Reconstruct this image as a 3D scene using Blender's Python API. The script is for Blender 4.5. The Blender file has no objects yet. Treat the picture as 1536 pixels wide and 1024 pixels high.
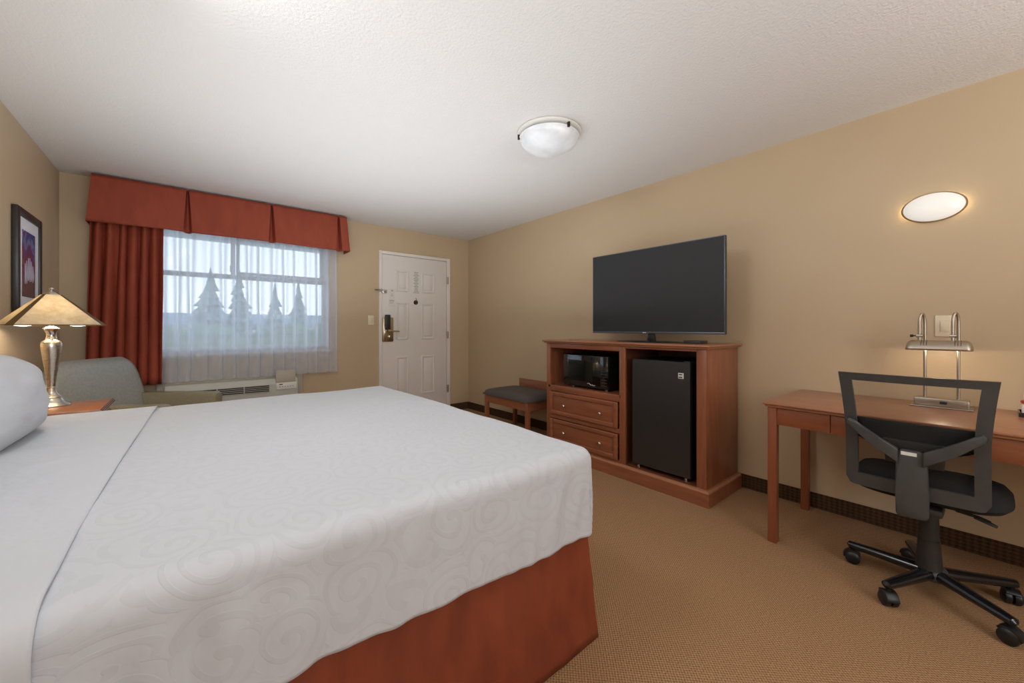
import bpy, bmesh, math, random
from mathutils import Vector, Matrix, noise
random.seed(7)
S = bpy.context.scene
COL = S.collection
PI = math.pi

# ---------------------------------------------------------------- camera, light, exposure
XR, YF, XL, YB, ZC = 3.15, 4.806, -0.806, -2.6, 2.44
CAM_H = 1.17
cam_d = bpy.data.cameras.new('camera'); cam = bpy.data.objects.new('camera', cam_d); COL.objects.link(cam)
cam.location = (0, 0, CAM_H)
cam.rotation_euler = (PI/2, 0, -0.6911)
cam_d.sensor_width = 36.0; cam_d.lens = 588.0/1536.0*36.0
cam_d.shift_y = -(512-491.5)/1536.0
cam_d.clip_start = 0.05; cam_d.clip_end = 400
S.camera = cam
S.view_settings.view_transform = 'Standard'; S.view_settings.look = 'None'
S.view_settings.exposure = 0.0; S.view_settings.gamma = 1.0
S.view_settings.use_curve_mapping = False

W = bpy.data.worlds.new('world'); S.world = W; W.use_nodes = True
nt = W.node_tree; bg = nt.nodes['Background']
geo = nt.nodes.new('ShaderNodeTexCoord'); sep = nt.nodes.new('ShaderNodeSeparateXYZ')
rmp = nt.nodes.new('ShaderNodeValToRGB')
nt.links.new(geo.outputs['Generated'], sep.inputs[0]); nt.links.new(sep.outputs['Z'], rmp.inputs[0])
rmp.color_ramp.elements[0].position = 0.0; rmp.color_ramp.elements[0].color = (0.86, 0.93, 1.0, 1)
rmp.color_ramp.elements[1].position = 0.7; rmp.color_ramp.elements[1].color = (0.55, 0.75, 1.0, 1)
nt.links.new(rmp.outputs[0], bg.inputs[0]); bg.inputs[1].default_value = 2.2

def area_light(name, loc, target, size, power, color):
    d = bpy.data.lights.new(name, 'AREA'); d.shape = 'DISK'; d.size = size; d.energy = power; d.color = color
    o = bpy.data.objects.new(name, d); COL.objects.link(o); o.location = loc
    o.rotation_euler = (Vector(target)-Vector(loc)).to_track_quat('-Z', 'Y').to_euler(); return o
# added fill lights without fixtures: some bounced off the ceiling, some aimed into the room
area_light('bounce_light', (-0.15, 0.1, 1.6), (0.0, 0.6, 2.44), 0.9, 15, (0.90, 0.95, 1.0))
area_light('ceiling_bounce_light', (-0.05, 1.45, 2.38), (1.3, 1.7, 0.9), 0.6, 16, (0.90, 0.95, 1.0))
area_light('mid_bounce_light', (1.1, 2.65, 1.25), (1.1, 2.651, 2.44), 2.9, 27, (0.88, 0.94, 1.0))
area_light('rear_bounce_light', (1.6, -1.6, 1.5), (1.6, -1.4, 2.44), 1.2, 40, (0.92, 0.96, 1.0))
area_light('rear_fill_light', (0.6, -2.35, 1.5), (1.0, 2.0, 0.9), 1.8, 34, (0.90, 0.95, 1.0))

# ---------------------------------------------------------------- helpers
def srgb(r, g, b):
    f = lambda c: (c/255/12.92) if c/255 <= 0.04045 else ((c/255+0.055)/1.055)**2.4
    return (f(r), f(g), f(b), 1.0)

def new_mat(name, col, rough=0.6, metal=0.0, spec=0.5, coat=0.0):
    m = bpy.data.materials.new(name); m.use_nodes = True
    b = m.node_tree.nodes['Principled BSDF']
    b.inputs['Base Color'].default_value = col; b.inputs['Roughness'].default_value = rough
    b.inputs['Metallic'].default_value = metal; b.inputs['Specular IOR Level'].default_value = spec
    b.inputs['Coat Weight'].default_value = coat; b.inputs['Coat Roughness'].default_value = 0.15
    return m
def N(m, t, **kw):
    n = m.node_tree.nodes.new(t)
    for k, v in kw.items():
        if k in n.inputs: n.inputs[k].default_value = v
        else: setattr(n, k, v)
    return n
def L(m, a, b): m.node_tree.links.new(a, b)
def P(m): return m.node_tree.nodes['Principled BSDF']
def coords(m, scale=(1, 1, 1), rot=(0, 0, 0), kind='Object'):
    tc = N(m, 'ShaderNodeTexCoord'); mp = N(m, 'ShaderNodeMapping')
    mp.inputs['Scale'].default_value = scale; mp.inputs['Rotation'].default_value = rot
    L(m, tc.outputs[kind], mp.inputs[0]); return mp.outputs[0]
def ramp(m, fac, c0, c1, p0=0.0, p1=1.0):
    r = N(m, 'ShaderNodeValToRGB'); e = r.color_ramp.elements
    e[0].position, e[0].color, e[1].position, e[1].color = p0, c0, p1, c1
    L(m, fac, r.inputs[0]); return r.outputs[0]
def bump(m, h, strength=0.3, dist=0.002):
    b = N(m, 'ShaderNodeBump', Strength=strength, Distance=dist); L(m, h, b.inputs['Height'])
    L(m, b.outputs[0], P(m).inputs['Normal']); return b
def math_node(m, op, a, b=None, v=None):
    n = N(m, 'ShaderNodeMath', operation=op); L(m, a, n.inputs[0])
    if b is not None: L(m, b, n.inputs[1])
    elif v is not None: n.inputs[1].default_value = v
    return n.outputs[0]

def noisy(name, c0, c1, scale, rough=0.7, bs=0.2, bd=0.001, detail=4, stretch=(1, 1, 1), **kw):
    m = new_mat(name, c0, rough, **kw); v = coords(m, stretch)
    n = N(m, 'ShaderNodeTexNoise', Scale=scale, Detail=detail); L(m, v, n.inputs['Vector'])
    L(m, ramp(m, n.outputs[0], c0, c1, 0.3, 0.7), P(m).inputs['Base Color'])
    if bs: bump(m, n.outputs[0], bs, bd)
    return m

M = {}
M['wall'] = noisy('tan_wall_paint', srgb(193, 170, 138), srgb(197, 174, 142), 2.0, 0.42, 0, spec=0.4)
v = coords(M['wall']); n = N(M['wall'], 'ShaderNodeTexNoise', Scale=90.0, Detail=2.0); L(M['wall'], v, n.inputs['Vector']); bump(M['wall'], n.outputs[0], 0.12, 0.001)
M['ceiling'] = new_mat('textured_ceiling', srgb(229, 226, 222), 0.9, spec=0.1)
v = coords(M['ceiling']); n = N(M['ceiling'], 'ShaderNodeTexNoise', Scale=75.0, Detail=3.0, Roughness=0.6); L(M['ceiling'], v, n.inputs['Vector'])
bump(M['ceiling'], n.outputs[0], 0.55, 0.006)
# woven carpet
def carpet(name, c0, c1, c2, s=150):
    m = new_mat(name, c0, 0.95, spec=0.1); v = coords(m, rot=(0, 0, 0))
    sx = N(m, 'ShaderNodeSeparateXYZ'); L(m, v, sx.inputs[0])
    def axis(o, k, ph=None):
        a = math_node(m, 'MULTIPLY', o, v=k)
        if ph is not None: a = math_node(m, 'ADD', a, ph)
        return math_node(m, 'SINE', a)
    xy = math_node(m, 'ADD', sx.outputs[0], sx.outputs[1])
    hz = math_node(m, 'MULTIPLY', sx.outputs[2], v=s*2.2)
    a = axis(sx.outputs[1], s*2.6); row = math_node(m, 'MULTIPLY', a, v=0.9)
    b = axis(sx.outputs[0], s*3.6, math_node(m, 'MULTIPLY', math_node(m, 'SIGN', a), v=1.2))
    if name.startswith('dark'): a = math_node(m, 'SINE', hz); b = axis(sx.outputs[1], s*1.6)
    if name.startswith('dark'): w = math_node(m, 'ADD', math_node(m, 'MULTIPLY', a, v=0.22), math_node(m, 'MULTIPLY', b, v=0.2))
    else: w = math_node(m, 'MULTIPLY', math_node(m, 'MULTIPLY', axis(sx.outputs[1], 470), axis(sx.outputs[0], 470)), v=0.36)
    nz = N(m, 'ShaderNodeTexNoise', Scale=170.0, Detail=2.0); L(m, v, nz.inputs['Vector'])
    w2 = math_node(m, 'ADD', math_node(m, 'ADD', w, nz.outputs[0]), v=0.0)
    big = N(m, 'ShaderNodeTexNoise', Scale=2.2, Detail=3.0); L(m, v, big.inputs['Vector'])
    base = ramp(m, w2, c0, c1, 0.1, 1.0)
    mx = N(m, 'ShaderNodeMix', data_type='RGBA'); mx.inputs[7].default_value = c2; L(m, base, mx.inputs[6])
    L(m, math_node(m, 'MULTIPLY', big.outputs[0], v=0.5), mx.inputs[0]); L(m, mx.outputs[2], P(m).inputs['Base Color'])
    bump(m, w2, 0.6, 0.003); return m
M['carpet'] = carpet('woven_carpet', srgb(98, 68, 46), srgb(208, 165, 122), srgb(160, 120, 85))
M['carpet_base'] = carpet('dark_carpet_cove_base', srgb(50, 36, 25), srgb(96, 72, 49), srgb(70, 50, 34))
# wood
def wood(name, c0, c1, rough=0.32, axis=2):
    m = new_mat(name, c0, rough, spec=0.5, coat=0.25)
    st = [9, 9, 9]; st[axis] = 0.9
    v = coords(m, tuple(st)); n = N(m, 'ShaderNodeTexNoise', Scale=3.0, Detail=6.0, Roughness=0.55, Distortion=0.15); L(m, v, n.inputs['Vector'])
    st2 = [60, 60, 60]; st2[axis] = 2.5
    v2 = coords(m, tuple(st2)); n2 = N(m, 'ShaderNodeTexNoise', Scale=3.0, Detail=3.0); L(m, v2, n2.inputs['Vector'])
    f = math_node(m, 'ADD', math_node(m, 'MULTIPLY', n.outputs[0], v=0.75), math_node(m, 'MULTIPLY', n2.outputs[0], v=0.25))
    L(m, ramp(m, f, c0, c1, 0.25, 0.75), P(m).inputs['Base Color']); bump(m, n2.outputs[0], 0.05, 0.0005); return m
WC0, WC1 = srgb(122, 68, 44), srgb(160, 98, 65)
M['wood_z'] = wood('cherry_wood_upright', WC0, WC1, 0.34, 2)
M['wood_y'] = wood('cherry_wood_lengthwise', WC0, WC1, 0.34, 1)
M['wood_x'] = wood('cherry_wood_crosswise', WC0, WC1, 0.34, 0)
M['wood_top'] = wood('cherry_laminate_top', srgb(148, 92, 62), srgb(172, 114, 80), 0.3, 1)
M['desk_z'] = wood('desk_wood_upright', srgb(120, 62, 38), srgb(150, 86, 54), 0.36, 2)
M['desk_y'] = wood('desk_wood_lengthwise', srgb(126, 68, 42), srgb(156, 92, 58), 0.36, 1)
M['wood_in'] = wood('dark_cabinet_lining_wood', srgb(92, 50, 32), srgb(118, 68, 44), 0.45, 2)  # darker tone of the cherry wood for the inner panels
# fabrics
def linen(name, c, pattern=False):
    m = new_mat(name, c, 0.85, spec=0.2); P(m).inputs['Sheen Weight'].default_value = 0.15
    v = coords(m)
    n = N(m, 'ShaderNodeTexNoise', Scale=9.0, Detail=3.0); L(m, v, n.inputs['Vector'])
    h = math_node(m, 'MULTIPLY', n.outputs[0], v=1.0)
    if pattern:
        vo = N(m, 'ShaderNodeTexVoronoi', feature='F1', Scale=7.5); vo.inputs['Randomness'].default_value = 0.85
        dn = N(m, 'ShaderNodeTexNoise', Scale=5.0, Detail=1.0); uv = N(m, 'ShaderNodeUVMap'); 
        L(m, uv.outputs[0], dn.inputs['Vector'])
        ad = N(m, 'ShaderNodeMixRGB', blend_type='ADD'); ad.inputs[0].default_value = 0.07
        L(m, uv.outputs[0], ad.inputs[1]); L(m, dn.outputs['Color'], ad.inputs[2]); L(m, ad.outputs[0], vo.inputs['Vector'])
        sub = N(m, 'ShaderNodeVectorMath', operation='SUBTRACT'); L(m, ad.outputs[0], sub.inputs[0]); L(m, vo.outputs['Position'], sub.inputs[1])
        sp = N(m, 'ShaderNodeSeparateXYZ'); L(m, sub.outputs[0], sp.inputs[0])
        an = math_node(m, 'ARCTAN2', sp.outputs[1], sp.outputs[0])
        ln = N(m, 'ShaderNodeVectorMath', operation='LENGTH'); L(m, sub.outputs[0], ln.inputs[0])
        sw = math_node(m, 'SINE', math_node(m, 'ADD', math_node(m, 'MULTIPLY', ln.outputs['Value'], v=215.0), an))
        r = ramp(m, sw, (0, 0, 0, 1), (1, 1, 1, 1), 0.35, 0.65)
        L(m, ramp(m, r, c, srgb(194, 196, 201)), P(m).inputs['Base Color'])
        rr = math_node(m, 'ADD', math_node(m, 'MULTIPLY', r, v=-0.2), v=0.85); L(m, rr, P(m).inputs['Roughness'])
        h = math_node(m, 'ADD', h, math_node(m, 'MULTIPLY', r, v=0.05))
    bump(m, h, 0.5, 0.012); return m
M['linen'] = linen('white_bed_linen', srgb(198, 200, 205))
M['comforter'] = linen('white_swirl_jacquard', srgb(198, 200, 205), True)
M['pillowcase'] = linen('white_pillowcase', srgb(198, 200, 205))
M['mattress'] = linen('white_mattress_ticking', srgb(220, 220, 220))
def rust(name, c0, c1, rough=0.75, sheen=0.0, bs=0.25):
    m = noisy(name, c0, c1, 14.0, rough, bs, 0.004, 5, (1, 1, 0.35)); P(m).inputs['Sheen Weight'].default_value = sheen; return m
M['rust'] = rust('rust_curtain_fabric', srgb(140, 58, 36), srgb(154, 68, 43))
M['skirt'] = rust('rust_satin_bed_skirt', srgb(116, 50, 28), srgb(136, 63, 36), 0.5, 0.0, 0.6)
# sheer
m = new_mat('white_sheer_voile', srgb(240, 243, 248), 0.9, spec=0.0); M['sheer'] = m
out = m.node_tree.nodes['Material Output']; tr = N(m, 'ShaderNodeBsdfTransparent'); tl = N(m, 'ShaderNodeBsdfTranslucent'); tl.inputs[0].default_value = srgb(238, 242, 250)
df = N(m, 'ShaderNodeBsdfDiffuse'); df.inputs[0].default_value = srgb(236, 238, 244)
m1 = N(m, 'ShaderNodeMixShader'); m1.inputs[0].default_value = 0.5; L(m, df.outputs[0], m1.inputs[1]); L(m, tl.outputs[0], m1.inputs[2])
m2 = N(m, 'ShaderNodeMixShader'); lw = N(m, 'ShaderNodeLayerWeight', Blend=0.5); L(m, ramp(m, lw.outputs['Facing'], (0.60,)*3+(1,), (0.995,)*3+(1,), 0.05, 0.5), m2.inputs[0]); L(m, tr.outputs[0], m2.inputs[1]); L(m, m1.outputs[0], m2.inputs[2]); L(m, m2.outputs[0], out.inputs[0])
def thin_glass(name, tint=(0.96, 0.98, 1, 1), g=0.06):
    m = new_mat(name, tint); out = m.node_tree.nodes['Material Output']
    tr = N(m, 'ShaderNodeBsdfTransparent'); tr.inputs[0].default_value = tint; gl = N(m, 'ShaderNodeBsdfGlossy'); gl.inputs['Roughness'].default_value = 0.02
    mx = N(m, 'ShaderNodeMixShader'); mx.inputs[0].default_value = g*0.5; L(m, tr.outputs[0], mx.inputs[1]); L(m, gl.outputs[0], mx.inputs[2]); L(m, mx.outputs[0], out.inputs[0]); return m
M['glass'] = thin_glass('window_glass')
M['mesh'] = new_mat('black_chair_mesh', srgb(40, 38, 36), 0.8)
m = M['mesh']; out = m.node_tree.nodes['Material Output']; tr = N(m, 'ShaderNodeBsdfTransparent')
mx = N(m, 'ShaderNodeMixShader'); mx.inputs[0].default_value = 0.30; L(m, tr.outputs[0], mx.inputs[1]); L(m, P(m).outputs[0], mx.inputs[2]); L(m, mx.outputs[0], out.inputs[0])
M['door'] = noisy('white_door_paint', srgb(226, 218, 210), srgb(228, 221, 213), 3.0, 0.45, 0)
M['door_edge'] = new_mat('white_trim_paint', srgb(230, 222, 212), 0.45)
M['white_plastic'] = noisy('white_plastic', srgb(222, 219, 212), srgb(226, 223, 216), 5, 0.4, 0)
M['vinyl'] = noisy('grey_white_window_vinyl', srgb(190, 198, 210), srgb(196, 204, 214), 5, 0.45, 0)
M['ivory'] = noisy('ivory_plastic', srgb(226, 210, 180), srgb(229, 214, 185), 5, 0.35, 0)
M['ac'] = noisy('beige_grey_plastic', srgb(190, 188, 176), srgb(196, 193, 182), 6, 0.45, 0)
M['acdark'] = new_mat('dark_vent_interior', srgb(40, 40, 38), 0.7)
M['acflap'] = noisy('beige_flap_plastic', srgb(176, 166, 148), srgb(181, 171, 153), 6, 0.5, 0)
def brushed(name, c, rough=0.28, st=(1, 1, 60)):
    m = new_mat(name, c, rough, 1.0); v = coords(m, st); n = N(m, 'ShaderNodeTexNoise', Scale=18.0, Detail=3.0); L(m, v, n.inputs['Vector'])
    L(m, ramp(m, n.outputs[0], (rough*0.8,)*3+(1,), (rough*1.25,)*3+(1,)), P(m).inputs['Roughness']); return m
M['nickel'] = brushed('brushed_nickel', srgb(202, 194, 180))
M['steel'] = brushed('satin_steel', srgb(186, 176, 162), 0.36)
M['lock'] = brushed('brass_nickel_lock', srgb(190, 172, 136), 0.3)
M['chrome'] = new_mat('chrome', srgb(210, 206, 200), 0.12, 1.0)
M['dark_metal'] = new_mat('dark_bronze_metal', srgb(70, 52, 44), 0.35, 0.8)
M['black_plastic'] = noisy('black_plastic', srgb(40, 39, 38), srgb(46, 45, 44), 30, 0.42, 0)
M['grey_plastic'] = noisy('charcoal_plastic', srgb(62, 61, 60), srgb(68, 67, 66), 30, 0.45, 0)
M['gloss_black'] = new_mat('gloss_black_enamel', srgb(22, 23, 26), 0.18, spec=0.6, coat=0.3)
M['seat_fabric'] = noisy('black_seat_fabric', srgb(20, 20, 20), srgb(30, 29, 29), 200, 0.95, 0.3, 0.001)
M['castor'] = new_mat('black_nylon_castor', srgb(24, 25, 26), 0.4)
M['screen'] = new_mat('dark_television_screen', srgb(44, 44, 45), 0.55, spec=0.35)
M['bezel'] = new_mat('gunmetal_bezel', srgb(96, 98, 106), 0.35, 0.7)
M['fridge'] = new_mat('black_fridge_enamel', srgb(30, 29, 29), 0.42, spec=0.9)
v = coords(M['fridge']); n = N(M['fridge'], 'ShaderNodeTexNoise', Scale=160.0); L(M['fridge'], v, n.inputs['Vector']); bump(M['fridge'], n.outputs[0], 0.12, 0.0006)
M['black_body'] = new_mat('black_appliance_body', srgb(12, 12, 12), 0.5)
M['mw_glass'] = new_mat('black_microwave_glass', srgb(16, 17, 17), 0.05, spec=0.8, coat=0.5)
M['logo'] = new_mat('silver_white_badge', srgb(225, 222, 215), 0.4)
M['bench_fabric'] = noisy('dark_brown_grey_upholstery', srgb(74, 66, 63), srgb(90, 80, 76), 160, 0.8, 0.3, 0.001)
M['leather'] = noisy('grey_olive_leather', srgb(146, 147, 142), srgb(158, 158, 152), 60, 0.27, 0.12, 0.0008, spec=0.6)
M['leather_arm'] = noisy('olive_beige_leather', srgb(138, 128, 104), srgb(148, 138, 112), 60, 0.36, 0.12, 0.0008, spec=0.55)
M['frame_black'] = noisy('black_picture_frame', srgb(40, 37, 36), srgb(50, 46, 44), 8, 0.35, 0)
M['mat_board'] = new_mat('white_mat_board', srgb(222, 222, 226), 0.8)
M['paper'] = new_mat('printed_paper', srgb(226, 220, 212), 0.7)
M['ink'] = new_mat('grey_print', srgb(150, 144, 138), 0.7)
M['dark_ink'] = new_mat('black_print', srgb(30, 28, 28), 0.6)
M['red'] = new_mat('red_packet', srgb(180, 44, 40), 0.4)
m = new_mat('mica_lamp_shade', srgb(214, 190, 150), 0.45); M['mica'] = m
v = coords(m); n = N(m, 'ShaderNodeTexNoise', Scale=16.0, Detail=8.0, Roughness=0.7); L(m, v, n.inputs['Vector'])
c = ramp(m, n.outputs[0], srgb(196, 178, 144), srgb(236, 224, 200), 0.3, 0.7); L(m, c, P(m).inputs['Base Color'])
tl = N(m, 'ShaderNodeBsdfTranslucent'); L(m, c, tl.inputs[0]); mx = N(m, 'ShaderNodeMixShader'); mx.inputs[0].default_value = 0.35
L(m, P(m).outputs[0], mx.inputs[1]); L(m, tl.outputs[0], mx.inputs[2]); L(m, mx.outputs[0], m.node_tree.nodes['Material Output'].inputs[0])
M['shade_rib'] = new_mat('bronze_shade_edge', srgb(120, 98, 66), 0.4, 0.6)
def emit(name, col, s, base=None):
    m = new_mat(name, base or col, 0.25); P(m).inputs['Emission Color'].default_value = col; P(m).inputs['Emission Strength'].default_value = s; return m
M['bulb'] = emit('lit_bulb', (1.0, 0.95, 0.85, 1), 5)
M['ceiling_glass'] = emit('frosted_ceiling_glass', (1.0, 0.985, 0.96, 1), 0.10, srgb(222, 224, 226))
v = coords(M['ceiling_glass']); n = N(M['ceiling_glass'], 'ShaderNodeTexNoise', Scale=7.0, Detail=4.0); L(M['ceiling_glass'], v, n.inputs['Vector'])
L(M['ceiling_glass'], ramp(M['ceiling_glass'], n.outputs[0], srgb(205, 207, 209), srgb(232, 233, 234), 0.35, 0.65), P(M['ceiling_glass']).inputs['Base Color'])
M['sconce_glass'] = emit('frosted_sconce_glass', (1.0, 0.95, 0.86, 1), 0.5, srgb(200, 196, 190))
M['sconce_rim'] = new_mat('bronze_sconce_rim', srgb(150, 128, 96), 0.4, 0.5)
M['leaf'] = noisy('hazed_conifer_foliage', srgb(104, 122, 122), srgb(128, 144, 142), 3.0, 0.9, 0)  # distance haze is put into the colour: needles paled towards the sky
M['hedge'] = noisy('hedge_leaves', srgb(84, 104, 72), srgb(112, 130, 96), 4.0, 0.9, 0)
M['bark'] = noisy('tree_bark', srgb(80, 68, 58), srgb(100, 86, 74), 5.0, 0.9, 0)
M['grass'] = noisy('pale_ground', srgb(140, 146, 128), srgb(166, 168, 152), 0.3, 0.9, 0)
M['siding'] = noisy('white_siding', srgb(228, 230, 232), srgb(236, 238, 240), 1.0, 0.8, 0)
M['soffit'] = noisy('pale_soffit_paint', srgb(206, 212, 220), srgb(212, 218, 226), 2.0, 0.8, 0)
M['rail'] = new_mat('grey_railing_paint', srgb(120, 130, 140), 0.5)

# mesh building
def box(bm, a, b, bev=0.0, seg=2):
    a, b = Vector(a), Vector(b)
    lo = Vector((min(a[i], b[i]) for i in range(3))); hi = Vector((max(a[i], b[i]) for i in range(3)))
    r = bmesh.ops.create_cube(bm, size=1.0)
    vs = r['verts']
    for v_ in vs: v_.co = Vector([lo[i]+(v_.co[i]+0.5)*(hi[i]-lo[i]) for i in range(3)])
    if bev > 0:
        bev = min(bev, 0.49*min(hi[i]-lo[i] for i in range(3)))
        es = list({e for v_ in vs for e in v_.link_edges})
        bmesh.ops.bevel(bm, geom=es, offset=bev, segments=seg, profile=0.5, affect='EDGES')
    return bm
def B(a, b, bev=0.0, seg=2): return box(bmesh.new(), a, b, bev, seg)
def prism(bm, pts, z0, z1, bev=0.0, plane='XY', seg=2):
    """polygon pts extruded from z0 to z1 along the remaining axis"""
    def mk(p, z):
        return {'XY': (p[0], p[1], z), 'XZ': (p[0], z, p[1]), 'YZ': (z, p[0], p[1])}[plane]
    lo = [bm.verts.new(mk(p, z0)) for p in pts]; hi = [bm.verts.new(mk(p, z1)) for p in pts]
    n_ = len(pts); fs = [bm.faces.new(lo[::-1]), bm.faces.new(hi)]
    for i in range(n_): fs.append(bm.faces.new((lo[i], lo[(i+1) % n_], hi[(i+1) % n_], hi[i])))
    if bev:
        es = list({e for f in fs for e in f.edges}); bmesh.ops.bevel(bm, geom=es, offset=bev, segments=seg, profile=0.5, affect='EDGES')
    return bm
def tube(bm, pts, r, n=10, caps=True, squash=None):
    pts = [Vector(p) for p in pts]; rs = r if isinstance(r, (list, tuple)) else [r]*len(pts)
    rings = []; up = None
    for i, p in enumerate(pts):
        t = ((pts[min(i+1, len(pts)-1)]-pts[max(i-1, 0)])).normalized()
        if up is None:
            up = Vector((0, 0, 1)) if abs(t.z) < 0.9 else Vector((1, 0, 0))
        s_ = t.cross(up).normalized(); up = s_.cross(t).normalized()
        k = squash or (1, 1)
        rings.append([bm.verts.new(p+(s_*math.cos(a)*k[0]+up*math.sin(a)*k[1])*rs[i]) for a in [2*PI*j/n for j in range(n)]])
    for a, b in zip(rings, rings[1:]):
        for j in range(n): bm.faces.new((a[j], a[(j+1) % n], b[(j+1) % n], b[j]))
    if caps: bm.faces.new(rings[0][::-1]); bm.faces.new(rings[-1])
    return bm
def lathe(bm, prof, c=(0, 0, 0), n=32, sx=1.0, sy=1.0, caps=True, axis='Z'):
    rings = []
    for r, z in prof:
        ring = []
        for j in range(n):
            a = 2*PI*j/n; x, y = r*math.cos(a)*sx, r*math.sin(a)*sy
            co = {'Z': (x, y, z), 'X': (z, x, y), 'Y': (x, z, y)}[axis]
            ring.append(bm.verts.new(Vector(co)+Vector(c)))
        rings.append(ring)
    for a, b in zip(rings, rings[1:]):
        for j in range(n): bm.faces.new((a[j], a[(j+1) % n], b[(j+1) % n], b[j]))
    if caps:
        bm.faces.new(rings[0][::-1]); bm.faces.new(rings[-1])
    return bm
def grid(bm, nu, nv, f, uvs=None):
    vs = [[bm.verts.new(f(i/nu, j/nv)) for j in range(nv+1)] for i in range(nu+1)]
    fs = []
    for i in range(nu):
        for j in range(nv): fs.append(bm.faces.new((vs[i][j], vs[i+1][j], vs[i+1][j+1], vs[i][j+1])))
    if uvs:
        lay = bm.loops.layers.uv.new('UVMap')
        idx = {vs[i][j]: uvs(i/nu, j/nv) for i in range(nu+1) for j in range(nv+1)}
        for f_ in fs:
            for l in f_.loops: l[lay].uv = idx[l.vert]
    return vs
ORI = {}
def obj(name, bm, mat, parent=None, smooth=True, angle=35, label=None, thick=None, sub=0):
    bmesh.ops.recalc_face_normals(bm, faces=bm.faces)
    org = ORI.get(parent, Matrix.Identity(4)) if parent else Matrix.Identity(4)
    if parent is not None: bmesh.ops.transform(bm, matrix=org.inverted(), verts=bm.verts)
    me = bpy.data.meshes.new(name); bm.to_mesh(me); bm.free()
    o = bpy.data.objects.new(name, me); COL.objects.link(o)
    me.materials.append(M[mat] if isinstance(mat, str) else mat)
    if smooth:
        me.shade_smooth() if hasattr(me, 'shade_smooth') else None
        try: me.set_sharp_from_angle(angle=math.radians(angle))
        except Exception: pass
    if parent is not None: o.parent = parent; ORI[o] = org
    if thick: md = o.modifiers.new('thickness', 'SOLIDIFY'); md.thickness = thick; md.offset = 0
    if sub: md = o.modifiers.new('smooth', 'SUBSURF'); md.levels = sub; md.render_levels = sub
    if label: o['label'] = label
    return o
def thing(name, label, cat, loc, rotz=0.0, group=None, local=False):
    o = bpy.data.objects.new(name, None); COL.objects.link(o); o.location = loc; o.rotation_euler = (0, 0, rotz)
    o['label'] = label; o['category'] = cat
    if group: o['group'] = group
    ORI[o] = Matrix.Identity(4) if local else Matrix.Translation(loc) @ Matrix.Rotation(rotz, 4, 'Z')
    o.empty_display_size = 0.1
    return o
def tag(o, label, cat, group=None):
    o['label'] = label; o['category'] = cat
    if group: o['group'] = group
    return o
def struct(name, bm, mat, parent=None, smooth=False, **kw):
    o = obj(name, bm, mat, parent, smooth, **kw)
    if parent is None: o['kind'] = 'structure'
    return o
def nz(x, y, z=0.0): return noise.noise(Vector((x, y, z)))

# ---------------------------------------------------------------- room shell
T = 0.14
WX0, WX1, WZ0, WZ1 = -0.50, 1.235, 0.93, 2.13         # window opening
DX0, DX1, DZ1 = 1.869, 2.785, 2.092                    # door slab
struct('floor', B((XL-T, YB-T, -0.1), (XR+T, YF+T, 0.0)), 'carpet')
struct('ceiling', B((XL-T, YB-T, ZC), (XR+T, YF+T, ZC+0.1)), 'ceiling')
struct('wall_right', B((XR, YB-T, 0), (XR+T, YF+T, ZC)), 'wall')
struct('wall_left', B((XL-T, YB-T, 0), (XL, YF+T, ZC)), 'wall')
struct('wall_back', B((XL, YB-T, 0), (XR, YB, ZC)), 'wall')
bm = bmesh.new()
box(bm, (XL, YF, 0), (WX0, YF+T, ZC)); box(bm, (WX0, YF, 0), (WX1, YF+T, WZ0)); box(bm, (WX0, YF, WZ1), (WX1, YF+T, ZC))
box(bm, (WX1, YF, 0), (DX0-0.01, YF+T, ZC)); box(bm, (DX0-0.01, YF, DZ1+0.01), (DX1+0.01, YF+T, ZC)); box(bm, (DX1+0.01, YF, 0), (XR, YF+T, ZC))
struct('wall_front', bm, 'wall')
def baseboard(name, a, b):
    bm = B(a, b, 0.003); return struct(name, bm, 'carpet_base')
baseboard('baseboard_right', (XR-0.010, YB, 0), (XR, YF, 0.098))
baseboard('baseboard_left', (XL, YB, 0), (XL+0.010, YF-0.012, 0.098))
baseboard('baseboard_front', (XL+0.012, YF-0.010, 0), (1.825, YF, 0.098))
baseboard('baseboard_corner', (2.842, YF-0.010, 0), (XR-0.012, YF, 0.098))
# ---------------------------------------------------------------- window
win = bpy.data.objects.new('window_1', None); COL.objects.link(win); win['kind'] = 'structure'; win.location = ((WX0+WX1)/2, YF+0.06, WZ0)
ORI[win] = Matrix.Translation(win.location)
bm = bmesh.new(); y0, y1 = YF+0.03, YF+0.10; f = 0.045; ZM = 1.685
box(bm, (WX0, y0, WZ0), (WX0+f, y1, WZ1), 0.006); box(bm, (WX1-f, y0, WZ0), (WX1, y1, WZ1), 0.006)
box(bm, (WX0+f, y0, WZ0), (WX1-f, y1, WZ0+f), 0.006); box(bm, (WX0+f, y0, WZ1-f), (WX1-f, y1, WZ1), 0.006)
box(bm, (WX0+f, y0+0.01, ZM-0.022), (WX1-f, y1-0.01, ZM+0.022), 0.005)
box(bm, (0.335, y0+0.01, ZM+0.022), (0.372, y1-0.01, WZ1-f), 0.005)
obj('window_frame', bm, 'vinyl', win)
bm = bmesh.new(); s0, s1 = 0.378, WX1-f-0.002
for a, b in (((s0, ZM+0.024), (s0+0.028, WZ1-f-0.002)), ((s1-0.028, ZM+0.024), (s1, WZ1-f-0.002)), ((s0+0.028, ZM+0.024), (s1-0.028, ZM+0.052)), ((s0+0.028, WZ1-f-0.03), (s1-0.028, WZ1-f-0.002))):
    box(bm, (a[0], y0-0.004, a[1]), (b[0], y0+0.02, b[1]), 0.004)
obj('sliding_sash', bm, 'vinyl', win)
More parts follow.
